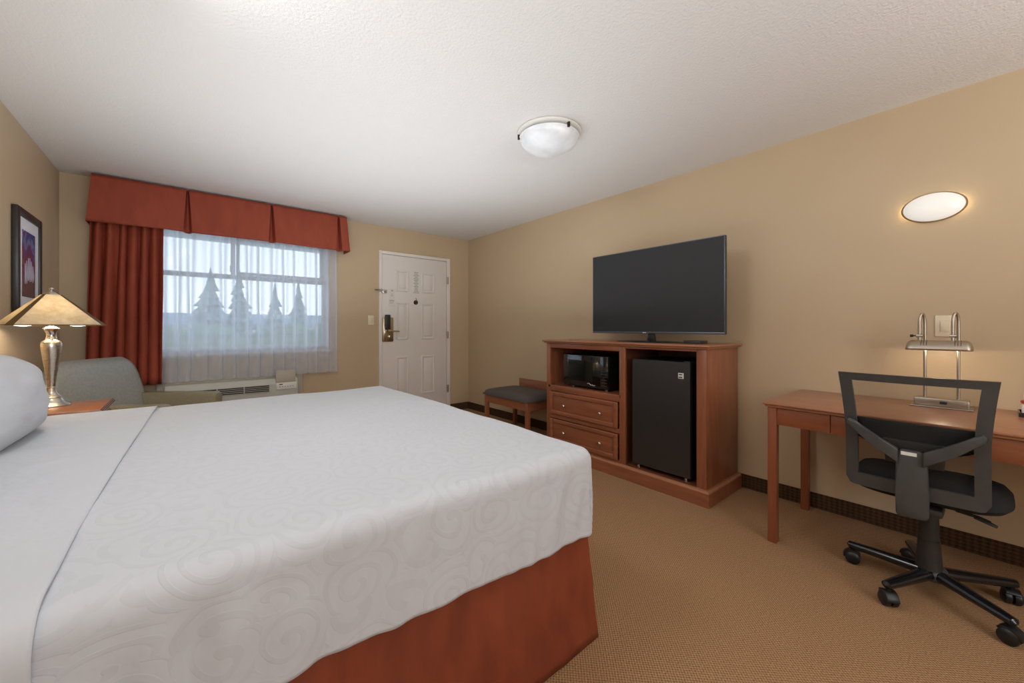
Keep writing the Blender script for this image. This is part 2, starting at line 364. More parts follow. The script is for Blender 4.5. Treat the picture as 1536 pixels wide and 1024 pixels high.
obj('window_latch', box(B((0.325, y0-0.012, ZM+0.05), (0.345, y0+0.01, ZM+0.075), 0.003), (0.325, y0-0.02, ZM+0.085), (0.34, y0+0.01, ZM+0.105), 0.003), 'dark_metal', win)
bm = B((WX0+f, YF+0.062, WZ0+f), (WX1-f, YF+0.066, ZM-0.022)); box(bm, (WX0+f, YF+0.062, ZM+0.022), (0.335, YF+0.066, WZ1-f)); box(bm, (0.372, YF+0.062, ZM+0.022), (WX1-f, YF+0.066, WZ1-f))
obj('window_pane', bm, 'glass', win, False)
obj('window_sill', B((WX0-0.02, YF-0.03, WZ0-0.03), (WX1+0.02, YF+0.03, WZ0), 0.005), 'door_edge', win)
# ---------------------------------------------------------------- door
door = bpy.data.objects.new('door_1', None); COL.objects.link(door); door['kind'] = 'structure'; door.location = ((DX0+DX1)/2, YF, 0); ORI[door] = Matrix.Translation(door.location)
bm = bmesh.new(); x0, x1 = 1.827, 2.838; fz = 2.134
box(bm, (x0, YF-0.018, 0), (DX0-0.004, YF+0.02, fz), 0.004); box(bm, (DX1+0.004, YF-0.018, 0), (x1, YF+0.02, fz), 0.004); box(bm, (DX0-0.004, YF-0.018, DZ1+0.004), (DX1+0.004, YF+0.02, fz), 0.004)
obj('door_frame', bm, 'door_edge', door)
bm = B((DX0, YF+0.004, 0.008), (DX1, YF+0.045, DZ1), 0.002)
yd = YF+0.004
def raised(x0, x1, z0, z1):
    o_, w = 0.0, 0.022
    for a, b in (((x0, z0), (x0+w, z1)), ((x1-w, z0), (x1, z1)), ((x0+w, z0), (x1-w, z0+w)), ((x0+w, z1-w), (x1-w, z1))):
        box(bm, (a[0], yd-0.011, a[1]), (b[0], yd+0.01, b[1]), 0.008, 3)
    box(bm, (x0+w+0.018, yd-0.009, z0+w+0.018), (x1-w-0.018, yd+0.01, z1-w-0.018), 0.009, 2)
for a, b in ((2.051, 2.224), (2.404, 2.603)):
    raised(a, b, 1.638, 1.906); raised(a, b, 1.018, 1.497); raised(a, b, 0.290, 0.800)
obj('door_slab', bm, 'door', door)
for z in (1.828, 1.072, 0.325):
    h = obj('hinge', tube(B((2.786, YF-0.019, z-0.05), (2.812, YF-0.002, z+0.05), 0.002), [(2.788, YF-0.022, z-0.05), (2.788, YF-0.022, z+0.05)], 0.006), 'steel', door)
obj('lock_plate', B((1.872, yd-0.022, 0.995), (2.012, yd, 1.30), 0.008), 'lock', door)
obj('keycard_reader', B((1.895, yd-0.05, 1.145), (1.965, yd-0.02, 1.335), 0.01), 'black_plastic', door)
obj('lock_edge_trim', B((1.888, yd-0.032, 1.0), (1.902, yd-0.020, 1.20), 0.004), 'chrome', door)
bm = lathe(bmesh.new(), [(0.022, yd-0.055), (0.024, yd-0.03), (0.024, yd-0.02)], (1.94, 0, 1.13), 20, axis='Y')
tube(bm, [(1.94, yd-0.05, 1.13), (1.95, yd-0.062, 1.13), (2.0, yd-0.066, 1.128), (2.07, yd-0.066, 1.126)], [0.012, 0.012, 0.010, 0.009], 12)
obj('door_handle', bm, 'lock', door)
bm = lathe(bmesh.new(), [(0.016, yd-0.034), (0.016, yd-0.020)], (1.95, 0, 1.055), 16, axis='Y'); box(bm, (1.946, yd-0.045, 1.035), (1.956, yd-0.03, 1.075), 0.003)
obj('deadbolt_turn', bm, 'chrome', door)
bm = lathe(bmesh.new(), [(0.026, yd-0.010), (0.03, yd-0.006), (0.03, yd)], (2.325, 0, 1.505), 24, axis='Y')
obj('peephole', lathe(bm, [(0.012, yd-0.02), (0.014, yd-0.008)], (2.325, 0, 1.505), 16, axis='Y'), 'dark_metal', door)
obj('peephole_cover', tube(B((2.320, yd-0.012, 1.535), (2.335, yd-0.004, 1.565), 0.003), [(2.315, yd-0.013, 1.53), (2.335, yd-0.013, 1.50), (2.320, yd-0.013, 1.485)], 0.004, 8), 'chrome', door)
nb = obj('safety_notice', B((2.268, yd-0.0025, 1.60), (2.392, yd-0.0005, 1.92)), 'paper', door, False)
bm = bmesh.new()
for k in range(14):
    z = 1.90-k*0.0205; w = 0.02+0.03*random.random()
    box(bm, (2.33-w, yd-0.0035, z-0.004), (2.33+w, yd-0.0025, z+0.004))
obj('print_lines', bm, 'ink', nb, False)
cd = obj('door_card', B((1.965, yd-0.004, 1.545), (2.035, yd-0.0005, 1.665)), 'paper', door, False)
bm = B((1.99, yd-0.005, 1.635), (2.01, yd-0.004, 1.65)); box(bm, (1.985, yd-0.005, 1.595), (2.015, yd-0.004, 1.60)); box(bm, (1.985, yd-0.005, 1.575), (2.015, yd-0.004, 1.58))
obj('print_lines', bm, 'ink', cd, False)
cd = obj('door_card', B((1.955, yd-0.004, 1.44), (2.035, yd-0.0005, 1.535)), 'paper', door, False)
bm = B((1.965, yd-0.005, 1.515), (2.025, yd-0.004, 1.523)); box(bm, (1.965, yd-0.005, 1.498), (2.025, yd-0.004, 1.502)); box(bm, (1.965, yd-0.005, 1.483), (2.015, yd-0.004, 1.487))
obj('print_lines', bm, 'ink', cd, False)
bm = B((1.84, YF-0.026, 1.60), (1.866, YF-0.016, 1.655), 0.003)
tube(bm, [(1.86, YF-0.03, 1.64), (1.80, YF-0.07, 1.64), (1.74, YF-0.10, 1.635)], 0.006, 8); tube(bm, [(1.86, YF-0.03, 1.615), (1.80, YF-0.07, 1.625), (1.74, YF-0.10, 1.632)], 0.006, 8)
obj('swing_bar_guard', bm, 'chrome', door)
obj('guard_knob', lathe(B((1.875, yd-0.012, 1.605), (1.93, yd, 1.65), 0.003), [(0.007, yd-0.05), (0.012, yd-0.045), (0.012, yd-0.035), (0.006, yd-0.03), (0.006, yd)], (1.90, 0, 1.628), 14, axis='Y'), 'chrome', door)
# outside the window
struct('roof_overhang', box(B((-6, YF+T+0.02, 2.46), (9, 6.7, 2.6)), (-6, 6.55, 2.34), (9, 6.7, 2.46)), 'soffit')
struct('walkway_slab', B((-6, YF+T+0.02, -0.25), (9, 6.6, -0.05)), 'siding')
rl = thing('walkway_railing', 'grey metal railing along the walkway outside the window', 'railing', (1.5, 6.45, -0.05))
obj('top_rail', B((-4, 6.43, 1.05), (8, 6.47, 1.085), 0.005), 'rail', rl)
obj('lower_rail', B((-4, 6.44, 0.05), (8, 6.46, 0.08), 0.004), 'rail', rl)
for k in range(9): obj('post', B((-3.8+1.35*k, 6.435, -0.05), (-3.765+1.35*k, 6.465, 1.05), 0.004), 'rail', rl)
struct('ground', B((-120, 7.5, -3.3), (120, 160, -3.1)), 'grass')
def conifer(x, y, h, r, label):
    t_ = thing('conifer_tree', label, 'tree', (x, y, -3.1), group='conifers beyond the window')
    obj('trunk', tube(bmesh.new(), [(x, y, -3.1), (x, y, -3.1+h*0.9)], [0.18, 0.03], 8), 'bark', t_)
    bm = bmesh.new(); k = 14
    for i in range(k):
        f0 = i/k; rr = r*(1-f0)**0.85; zz = -3.1+0.8+(h-0.8)*f0; n_ = 18
        top = bm.verts.new((x, y, zz+(h/k)*1.9)); ring = []
        for j in range(n_):
            a = 2*PI*j/n_+i; q = rr*(0.7 if j % 2 else 1.0)*(0.65+0.6*random.random())
            ring.append(bm.verts.new((x+q*math.cos(a), y+q*math.sin(a), zz-0.25*rr*random.random())))
        for j in range(n_): bm.faces.new((ring[j], ring[(j+1) % n_], top))
    obj('foliage', bm, 'leaf', t_, False)
for x, y, h, r, l in ((1.2, 34, 7.9, 2.3, 'big dark conifer seen through the left half of the sheer, leftmost of the conifers'),
                      (3.4, 41, 8.9, 2.0, 'conifer outside just right of the big leftmost conifer'),
                      (4.9, 33, 7.2, 1.5, 'slim conifer outside below the window mullion'),
                      (7.4, 38, 7.9, 1.7, 'conifer outside right of the window centre'),
                      (8.9, 33, 7.0, 1.4, 'rightmost conifer outside beside the window edge')):
    conifer(x, y, h, r, l)
bm = bmesh.new()
def hedge_f(u, v):
    x = -20+60*u; a = PI*v; hh = 4.3+0.7*nz(x*0.7, 3.1)
    return (x, 26-1.0*math.cos(a)+0.3*nz(x*2, v*5), -3.1+hh*math.sin(a)*(1+0.15*nz(x*3, v*6, 2)))
grid(bm, 200, 10, hedge_f)
tag(obj('hedge', bm, 'hedge'), 'long low green hedge across the far ground outside the window', 'hedge')
bl = thing('white_building', 'long low white building behind the trees outside', 'building', (2, 46, -3.1))
obj('wall', B((-8, 46, -3.1), (12, 52, 1.4)), 'siding', bl); obj('roof', prism(bmesh.new(), [(45.5, 1.4), (52.5, 1.4), (49, 2.6)], -8.5, 12.5, plane='YZ'), 'rail', bl)

# ---------------------------------------------------------------- curtains
def fold_curtain(xa, xb, za, zb, y, amp, folds, seed, nu=160, nv=24, flare=0.0, zlo=None):
    bm = bmesh.new()
    def f_(u, v):
        z = zb+(za-zb)*v; ph = u*folds*2*PI+1.6*nz(u*4, seed)+0.9*nz(u*9, seed+5)
        a = amp*(0.55+0.45*v)*(0.75+0.5*nz(u*3.1, seed+9))
        x = xa+(xb-xa)*u + flare*(v)*(u-1) + 0.35*amp*math.cos(ph)*v
        if zlo: z = zb+(zlo(u)-zb)*v
        return (x+0.004*nz(u*20, v*3, seed), y+a*math.sin(ph)+0.006*nz(u*11, v*4, seed), z)
    grid(bm, nu, nv, f_); return bm
tag(obj('window_curtain', fold_curtain(-0.615, -0.165, 0.67, 2.30, YF-0.115, 0.048, 6.6, 3, flare=0.05), 'rust', angle=180, thick=0.004), 'rust red pleated blackout curtain drawn to the left of the window', 'curtain')
tag(obj('sheer_curtain', fold_curtain(-0.20, 1.31, 0.672, 2.30, YF-0.072, 0.030, 14, 12, 420, 20), 'sheer', angle=180), 'white translucent sheer curtain hanging in folds across the window', 'sheer curtain')
# valance
bm = bmesh.new()
pl = [0.0, 0.657, 1.30]; xa, xb = -0.60, 1.385
def valance_row(v):
    z = 2.42-0.39*v; fl = 0.028*v; yf = YF-0.195-fl; pts = [(xa-fl, YF-0.005), (xa-fl, yf)]
    for i, xp in enumerate(pl):
        w = 0.006+0.022*v
        pts += [(xp-0.14, yf-0.004*v), (xp-w-0.006, yf+0.0), (xp-w*0.5, yf+0.06), (xp+w*0.5, yf+0.06), (xp+w+0.006, yf+0.0), (xp+0.05, yf-0.006*v)]
    pts += [(xb+fl, yf), (xb+fl, YF-0.005)]
    return [(x, y+0.006*v*math.sin(x*9), z-0.004*math.sin(x*7)*v) for x, y in pts]
rows = [[bm.verts.new(p) for p in valance_row(j/14)] for j in range(15)]
for a, b in zip(rows, rows[1:]):
    for i in range(len(a)-1): bm.faces.new((a[i], a[i+1], b[i+1], b[i]))
vt = thing('window_valance', 'rust red box-pleated fabric valance across the top of the window', 'valance', (0.39, YF-0.1, 2.03))
obj('pleated_fabric', bm, 'rust', vt, angle=50, thick=0.006)
obj('mounting_board', B((xa+0.01, YF-0.125, 2.39), (xb-0.01, YF-0.004, 2.412)), 'door_edge', vt)
# ---------------------------------------------------------------- wall air conditioner
ac = thing('air_conditioner', 'beige through-wall air conditioner under the window behind the armchair', 'air conditioner', (0.38, YF-0.1, 0.25))
AX0, AX1, AY, AZ0, AZ1 = -0.16, 0.90, YF-0.17, 0.24, 0.648
obj('housing', prism(bmesh.new(), [(YF-0.01, AZ0), (AY, AZ0), (AY, AZ1-0.05), (AY+0.03, AZ1), (YF-0.01, AZ1)], AX0, AX1, 0.008, 'YZ'), 'ac', ac)
obj('wall_sleeve', B((AX0-0.06, YF-0.04, AZ0-0.02), (AX1+0.07, YF-0.003, AZ1+0.055), 0.006), 'acflap', ac)
gx0, gx1, gz0, gz1 = 0.0, 0.64, 0.525, 0.592
g = obj('vent_opening', B((gx0, AY-0.003, gz0), (gx1, AY+0.001, gz1)), 'acdark', ac, False)
bm = bmesh.new()
for k in range(5): box(bm, (gx0, AY-0.012, gz0+k*0.0165-0.002), (gx1, AY-0.002, gz0+k*0.0165+0.002))
for x in (gx0, 0.213, 0.426, gx1): box(bm, (x-0.004, AY-0.014, gz0-0.003), (x+0.004, AY-0.001, gz1+0.003))
obj('vent_slats', bm, 'ac', ac, False)
cp = obj('control_panel', B((0.70, AY-0.008, 0.535), (0.885, AY+0.002, 0.605), 0.003), 'white_plastic', ac)
obj('display', B((0.725, AY-0.010, 0.583), (0.755, AY-0.008, 0.592)), 'dark_ink', cp, False)
bm = bmesh.new()
for k in range(6): box(bm, (0.725+k*0.024, AY-0.010, 0.560), (0.735+k*0.024, AY-0.008, 0.568))
obj('buttons', bm, 'ink', cp, False)
bm = B((-0.09, -0.006, 0), (0.09, 0.006, 0.125), 0.005); bmesh.ops.rotate(bm, cent=(0, 0, 0), matrix=Matrix.Rotation(-0.12, 3, 'X'), verts=bm.verts); bmesh.ops.translate(bm, vec=(0.785, AY+0.006, 0.606), verts=bm.verts)
obj('control_flap', bm, 'acflap', ac, label='open beige flap standing up over the controls')

# ---------------------------------------------------------------- bed
bed = thing('bed', 'king bed with rust satin bed skirt under white bedding', 'bed', (0.22, 1.94, 0))
BX0, BX1, BY0, BY1 = XL+0.05, 1.13, 0.985, 2.915
obj('box_spring', B((BX0, BY0+0.01, 0.16), (BX1-0.01, BY1-0.01, 0.40), 0.03, 3), 'mattress', bed)
obj('mattress', B((BX0, BY0, 0.405), (BX1, BY1, 0.700), 0.06, 4), 'mattress', bed)
obj('bed_frame', B((BX0+0.1, BY0+0.15, 0.0), (BX1-0.15, BY1-0.15, 0.158)), 'dark_metal', bed)
def skirt_pt(s, v):
    # s runs along near side, foot and far side
    z = 0.455*(1-v)+0.004*v; fl = 0.006+0.036*v
    x0, x1, y0, y1 = BX0, BX1+0.028, BY0-0.010, BY1+0.010
    l1, l2 = x1-x0, y1-y0; d = s*(2*l1+l2)
    w = 0.010*v*(nz(d*5, 1.3)+0.5*nz(d*13, 4.2))+0.006*nz(d*3, v*3, 8)
    gather = lambda t: 0.028*v*math.exp(-((t)/0.05)**2)
    if d < l1:
        t = d; c = (x0+t, y0-fl-w+gather(t-l1*0.55)); k = max(0, (t-(l1-0.03))/0.03); return (c[0]+k*fl, c[1], z)
    if d < l1+l2: t = d-l1; return (x1+fl+w*0.6*min(1, t/0.1), y0-fl*max(0, 1-t/0.03)+t, z)
    t = d-l1-l2; return (x1-t, y1+fl+w, z)
bm = bmesh.new(); grid(bm, 420, 14, skirt_pt)
obj('bed_skirt', bm, 'skirt', bed, angle=60, thick=0.004)
# cloth draped over a rounded rectangle
def drape(x0, x1, y0, y1, ztop, r, drop, nx, ny, over=(1, 1, 1), crown=0.018, seed=0, wr=1.0, lift=0.0, flare=0.0, rise=0.0, skew=0.0):
    """over = (foot side, near side, far side) hang down; the head side stays flat"""
    arc = r*PI/2; D = arc+drop
    X0, X1 = x0, x1-r+(D if over[0] else r); Y0 = (y0+r-D) if over[1] else y0; Y1 = (y1-r+D) if over[2] else y1
    ix1 = x1-r if over[0] else x1; iy0 = y0+r if over[1] else y0; iy1 = y1-r if over[2] else y1
    def f_(u, v):
        px, py = X0+(X1-X0)*u, Y0+(Y1-Y0)*v
        px -= skew*u*min(1, max(0, (2.9-py)/1.65))
        qx = min(px, ix1) if over[0] else px; qy = min(max(py, iy0), iy1)
        ex, ey = px-qx, py-qy; e = math.hypot(ex, ey); d = max(abs(ex), abs(ey))
        cx_ = (px-x0)/(x1-x0); cy_ = (py-y0)/(y1-y0)
        zc = crown*math.sin(PI*min(max(cy_, 0), 1))*math.sin(PI*min(max(cx_*0.5+0.3, 0), 1))
        zt = ztop+zc*(1 if d == 0 else max(0, 1-d/arc))+0.006*wr*nz(px*2.6, py*2.6, seed)+0.0022*wr*nz(px*9, py*9, seed+3)+lift
        if e < 1e-9: return (px, py, zt)
        dx, dy = ex/e, ey/e
        if d < arc: o_, dn = r*math.sin(d/r), r*(1-math.cos(d/r))
        else:
            h = d-arc; o_ = r+flare*h; dn = r+h
            tng = px*dy*-1+py*dx
            k = min(1, h/0.12)
            o_ += wr*k*(0.012*nz(tng*6, seed+1.5)+0.015*nz(tng*17+h*3, h*1.5, seed+7)+0.004*nz(tng*3, h*7, seed+2))
            dn += wr*0.010*nz(tng*4, seed+11)*k - k*rise*max(0, 1-cx_)
        return (qx+dx*o_, qy+dy*o_, zt-dn)
    def uv_(u, v): return (X0+(X1-X0)*u, Y0+(Y1-Y0)*v)
    bm = bmesh.new(); grid(bm, nx, ny, f_, uv_); return bm
cf = obj('comforter', drape(-0.22, 1.168, 0.925, 2.975, 0.722, 0.047, 0.261, 190, 300, seed=2, rise=0.045), 'comforter', angle=180, thick=0.008)
tag(cf, 'white comforter with embossed swirl pattern covering the lower bed', 'comforter')
sh = obj('folded_sheet', drape(-0.60, -0.130, 0.905, 2.985, 0.736, 0.078, 0.30, 60, 300, (0, 1, 1), seed=9, wr=1.0, crown=0.014, skew=0.05), 'linen', angle=180, thick=0.006)
tag(sh, 'plain white top sheet folded back over the comforter below the pillows', 'sheet')
fs = obj('fitted_sheet', drape(XL+0.04, -0.50, 0.965, 2.93, 0.712, 0.06, 0.2, 40, 200, (0, 1, 1), seed=15, wr=0.8, crown=0.012), 'linen', angle=180, thick=0.004)
tag(fs, 'white bottom sheet over the head end of the mattress beneath the pillows', 'sheet')
def pillow(cx, cy, w, h, d, lean, zb, label, name='pillow', yaw=0.0):
    bm = bmesh.new(); n_ = 30
    def side(sg):
        def f_(u, v):
            a, b = 2*u-1, 2*v-1
            e = (max(0, 1-abs(a)**2.6)*max(0, 1-abs(b)**2.6))**0.5
            k = 1-0.07*(abs(a)**2*(1-abs(b))**0.5); k2 = 1-0.07*(abs(b)**2*(1-abs(a))**0.5)
            x = sg*d/2*e*(1+0.10*nz(a*2, b*2, sg+cy))+0.006*nz(a*5, b*5, sg*3+cy)*e
            return (x, a*w/2*k2, h/2+b*h/2*k)
        return f_
    for sg in (1, -1):
        grid(bm, n_, n_, side(sg))
    bmesh.ops.remove_doubles(bm, verts=bm.verts, dist=0.0015)
    bmesh.ops.rotate(bm, cent=(0, 0, 0), matrix=Matrix.Rotation(-lean, 3, 'Y') , verts=bm.verts)
    bmesh.ops.rotate(bm, cent=(0, 0, 0), matrix=Matrix.Rotation(yaw, 3, 'Z') , verts=bm.verts)
    bmesh.ops.translate(bm, vec=(cx, cy, zb), verts=bm.verts)
    return tag(obj(name, bm, 'pillowcase', angle=180), label, 'pillow')
pillow(-0.55, 2.28, 0.73, 0.345, 0.31, 0.20, 0.725, 'plump white pillow leaning at the head of the bed nearest the table lamp')
pillow(-0.50, 1.50, 0.64, 0.36, 0.20, 0.22, 0.735, 'white pillow at the left picture edge, nearer the camera than the plump one')
hb = thing('headboard', 'brown wooden headboard fixed to the wall behind the pillows', 'headboard', (XL+0.02, 1.95, 0.4))
obj('board', B((XL+0.003, 1.0, 0.3), (XL+0.035, 2.9, 1.02), 0.006), 'wood_y', hb)
# ---------------------------------------------------------------- nightstand and table lamp
NX1, NY0, NY1, NZ = -0.345, 3.02, 3.44, 0.735
ns = thing('nightstand', 'reddish wooden nightstand between the bed and the grey armchair', 'nightstand', (-0.57, 3.23, 0))
obj('body', B((XL+0.015, NY0+0.03, 0.06), (NX1-0.03, NY1-0.03, NZ-0.03), 0.004), 'wood_z', ns)
obj('plinth', B((XL+0.015, NY0+0.04, 0), (NX1-0.05, NY1-0.04, 0.06)), 'wood_z', ns)
bm = B((XL+0.012, NY0, NZ-0.016), (NX1-0.012, NY1, NZ), 0.003); box(bm, (XL+0.012, NY0+0.005, NZ-0.03), (NX1-0.020, NY1-0.005, NZ-0.016), 0.002)
obj('top', bm, 'wood_top', ns)
bm = bmesh.new()
for k in range(3): tube(bm, [(NX1-0.012+k*0.005, NY0, NZ-0.003-k*0.006), (NX1-0.012+k*0.005, NY1, NZ-0.003-k*0.006)], 0.0042, 8)
M['gloss_edge'] = new_mat('polished_wood_edge', srgb(120, 74, 60), 0.12, spec=0.9, coat=1.0)
obj('reeded_edge', bm, 'gloss_edge', ns)
for z0, z1 in ((0.10, 0.38), (0.41, 0.68)):
    d_ = obj('drawer', B((NX1-0.03, NY0+0.05, z0), (NX1-0.012, NY1-0.05, z1), 0.004), 'wood_y', ns)
    obj('knob', lathe(bmesh.new(), [(0.006, NX1-0.012), (0.006, NX1), (0.014, NX1+0.004), (0.010, NX1+0.014)], (0, (NY0+NY1)/2, (z0+z1)/2), 16, axis='X'), 'steel', d_)
LX, LY = -0.585, 3.315
tl_ = thing('table_lamp', 'lit brushed nickel urn table lamp with mica pyramid shade on the nightstand', 'table lamp', (LX, LY, NZ), math.radians(20), local=True)
obj('base', lathe(bmesh.new(), [(0.074, 0), (0.075, 0.004), (0.070, 0.010), (0.052, 0.020), (0.044, 0.036), (0.040, 0.045), (0.041, 0.050), (0.030, 0.060), (0.020, 0.080), (0.016, 0.100), (0.018, 0.104), (0.0155, 0.108)], n=40), 'nickel', tl_)
obj('body', lathe(bmesh.new(), [(0.0155, 0.108), (0.018, 0.14), (0.025, 0.20), (0.034, 0.27), (0.040, 0.325), (0.0405, 0.345), (0.036, 0.360), (0.026, 0.368), (0.022, 0.372), (0.022, 0.378)], n=40), 'nickel', tl_)
obj('neck', lathe(bmesh.new(), [(0.022, 0.378), (0.019, 0.388), (0.020, 0.405), (0.027, 0.422), (0.034, 0.430), (0.030, 0.436), (0.020, 0.442), (0.010, 0.446), (0.006, 0.46), (0.005, 0.62)], n=32), 'chrome', tl_)
zb_, zt_, hb_, ht_, c_ = 0.450, 0.618, 0.180, 0.034, 0.024
def octo(h, k): return [(h, -h+k), (h, h-k), (h-k, h), (-h+k, h), (-h, h-k), (-h, -h+k), (-h+k, -h), (h-k, -h)]
bo, to = octo(hb_, c_), octo(ht_, 0.009)
bmA, bmB = bmesh.new(), bmesh.new()
for i in range(8):
    j = (i+1) % 8; t_ = bmA if i % 2 == 0 else bmB
    t_.faces.new([t_.verts.new((*bo[i], zb_)), t_.verts.new((*bo[j], zb_)), t_.verts.new((*to[j], zt_)), t_.verts.new((*to[i], zt_))])
s_ = obj('lamp_shade', bmA, 'mica', tl_, False, thick=0.003)
obj('shade_corner', bmB, 'shade_rib', s_, False, thick=0.004)
bm = bmesh.new()
tube(bm, [(*p, zb_) for p in bo+[bo[0]]], 0.0035, 6)
obj('shade_rim', bm, 'shade_rib', s_)
obj('finial', lathe(bmesh.new(), [(0.036, 0.616), (0.034, 0.622), (0.020, 0.634), (0.012, 0.638), (0.008, 0.642), (0.012, 0.65), (0.009, 0.658), (0.003, 0.661)], n=24), 'chrome', tl_)
for sx in (-1, 1):
    bm = lathe(bmesh.new(), [(0.004, -0.05), (0.013, -0.046), (0.018, -0.02), (0.020, 0.0), (0.016, 0.02), (0.012, 0.035)], n=18, axis='X'); 
    if sx < 0: bmesh.ops.scale(bm, vec=(-1, 1, 1), verts=bm.verts)
    bmesh.ops.scale(bm, vec=(-1, 1, 1), verts=bm.verts)
    bmesh.ops.translate(bm, vec=(sx*0.095, 0, 0.462), verts=bm.verts)
    obj('bulb', bm, 'bulb', tl_)
    d_ = bpy.data.lights.new('lamp_light', 'POINT'); d_.energy = 2.9; d_.color = (1, 0.91, 0.76); d_.shadow_soft_size = 0.03
    o = bpy.data.objects.new('lamp_light', d_); COL.objects.link(o); o.parent = tl_; o.location = (sx*0.04, 0, 0.50)
# ---------------------------------------------------------------- picture on the left wall
pc = thing('framed_picture', 'black framed abstract print with white mat above the table lamp', 'picture', (XL+0.015, 3.86, 1.56))
py0, py1, pz0, pz1, fw = 3.67, 4.18, 1.24, 1.905, 0.05
bm = bmesh.new(); x0, x1 = XL+0.002, XL+0.028
for a, b in (((py0, pz0), (py0+fw, pz1)), ((py1-fw, pz0), (py1, pz1)), ((py0+fw, pz0), (py1-fw, pz0+fw)), ((py0+fw, pz1-fw), (py1-fw, pz1))): box(bm, (x0, a[0], a[1]), (x1, b[0], b[1]), 0.004)
obj('picture_frame', bm, 'frame_black', pc)
obj('mat_board', B((x0, py0+fw, pz0+fw), (x0+0.016, py1-fw, pz1-fw)), 'mat_board', pc, False)
m = new_mat('abstract_art_print', srgb(90, 60, 80), 0.5); M['art'] = m
v = coords(m, (1, 4, 4)); sp = N(m, 'ShaderNodeSeparateXYZ'); L(m, v, sp.inputs[0])
n = N(m, 'ShaderNodeTexNoise', Scale=1.6, Detail=5.0, Distortion=1.2); L(m, v, n.inputs['Vector'])
f1 = math_node(m, 'ADD', math_node(m, 'MULTIPLY', sp.outputs[2], v=0.35), n.outputs[0])
r = N(m, 'ShaderNodeValToRGB'); L(m, f1, r.inputs[0]); e = r.color_ramp.elements
e[0].position = 0.25; e[0].color = srgb(104, 70, 62); e[1].position = 0.95; e[1].color = srgb(70, 66, 120)
for p, c in ((0.42, srgb(120, 84, 74)), (0.5, srgb(128, 40, 66)), (0.62, srgb(96, 44, 96)), (0.72, srgb(120, 120, 160)), (0.80, srgb(60, 60, 122))):
    q = e.new(p); q.color = c
L(m, r.outputs[0], P(m).inputs['Base Color'])
obj('art_print', B((x0, 3.79, 1.365), (x0+0.018, 4.05, 1.78)), 'art', pc, False)
bm = bmesh.new()
for k in range(6):
    yy = 3.835+k*0.032; tube(bm, [(x0+0.0185, yy, 1.44+0.03*random.random()), (x0+0.0185, yy+0.004, 1.50), (x0+0.0185, yy+0.002, 1.57+0.05*random.random())], [0.002, 0.006, 0.002], 8)
M['stroke'] = new_mat('pale_paint', srgb(168, 160, 176), 0.6)
obj('pale_brush_strokes', bm, 'stroke', pc, label='pale upright brush strokes in the print')

# ---------------------------------------------------------------- armchair
ar = thing('armchair', 'grey leather armchair in the corner by the rust curtain', 'armchair', (-0.225, 4.145, 0), math.atan2(-0.54, 0.84), local=True)
# local: +x faces into the room, y across
def rbox(a, b, r, seg=4): return B(a, b, r, seg)
AW = 0.345
obj('seat_cushion', rbox((-0.22, -AW+0.10, 0.24), (0.28, AW-0.10, 0.46), 0.05), 'leather', ar)
def arm_part(sy):
    bm = bmesh.new()
    prism(bm, [(-0.26, 0.10), (0.30, 0.10), (0.325, 0.14), (0.33, 0.595), (0.31, 0.622), (-0.30, 0.630)], sy*(AW-0.10), sy*AW, 0.018, 'XZ', 3)
    return bm
for sy in (-1, 1): obj('armrest', arm_part(sy), 'leather_arm', ar)
def back_f(side):
    def f_(u, v):
        y = (u*2-1); z = 0.20+0.735*v
        w = 0.385-0.035*max(0, (v-0.55)/0.45)**2
        hh = 1.0-0.0*abs(y)
        rnd = max(0.0, (abs(y)-0.72)/0.28); zt = z - 0.075*(rnd**2.2)*max(0, (v-0.6)/0.4)**1.2
        x = -0.235-0.11*v-0.03*v*v
        wrap = 0.045*y*y
        t_ = 0.055*((1-abs(y)**6)*(1-max(0, (v-0.8)/0.2)**3))**0.5
        return (x+wrap*0.6+side*t_, y*w-0.063, zt)
    return f_
bm = bmesh.new(); grid(bm, 26, 26, back_f(1)); grid(bm, 26, 26, back_f(-1)); bmesh.ops.remove_doubles(bm, verts=bm.verts, dist=0.002)
obj('backrest', bm, 'leather', ar, angle=70)
obj('seat_frame', rbox((-0.27, -AW+0.09, 0.10), (0.29, AW-0.09, 0.24), 0.015), 'leather', ar)
for sx in (-0.22, 0.27):
    for sy in (-1, 1): obj('leg', tube(bmesh.new(), [(sx, sy*(AW-0.06), 0.0), (sx, sy*(AW-0.06), 0.11)], [0.016, 0.024], 10), 'wood_z', ar)

# ---------------------------------------------------------------- media cabinet
CX, CY0, CY1, CZ = 2.62, 1.168, 2.650, 1.030
cb = thing('media_cabinet', 'cherry wood media cabinet with two drawers under the television', 'cabinet', (2.87, 1.91, 0))
XB = XR-0.022
bm = bmesh.new(); t_ = 0.02
box(bm, (CX+0.02, CY0, 0.09), (XB, CY0+t_, CZ), 0.001)
obj('side_panel', bm, 'wood_z', cb)
obj('side_panel', B((CX+0.02, CY1-t_, 0.09), (XB, CY1, CZ), 0.001), 'wood_z', cb)
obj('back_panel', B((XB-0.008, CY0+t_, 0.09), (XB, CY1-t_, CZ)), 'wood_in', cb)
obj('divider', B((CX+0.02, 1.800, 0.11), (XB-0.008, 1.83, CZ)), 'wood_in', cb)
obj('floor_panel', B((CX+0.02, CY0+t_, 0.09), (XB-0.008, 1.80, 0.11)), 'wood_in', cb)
obj('shelf', B((CX, 1.83, 0.620), (XB-0.008, CY1-t_, 0.638)), 'wood_y', cb)
for y0_, y1_ in ((CY0, CY0+0.065), (1.789, 1.842), (CY1-0.045, CY1)): obj('face_stile', B((CX, y0_, 0.09), (CX+0.02, y1_, CZ), 0.002), 'wood_z', cb)
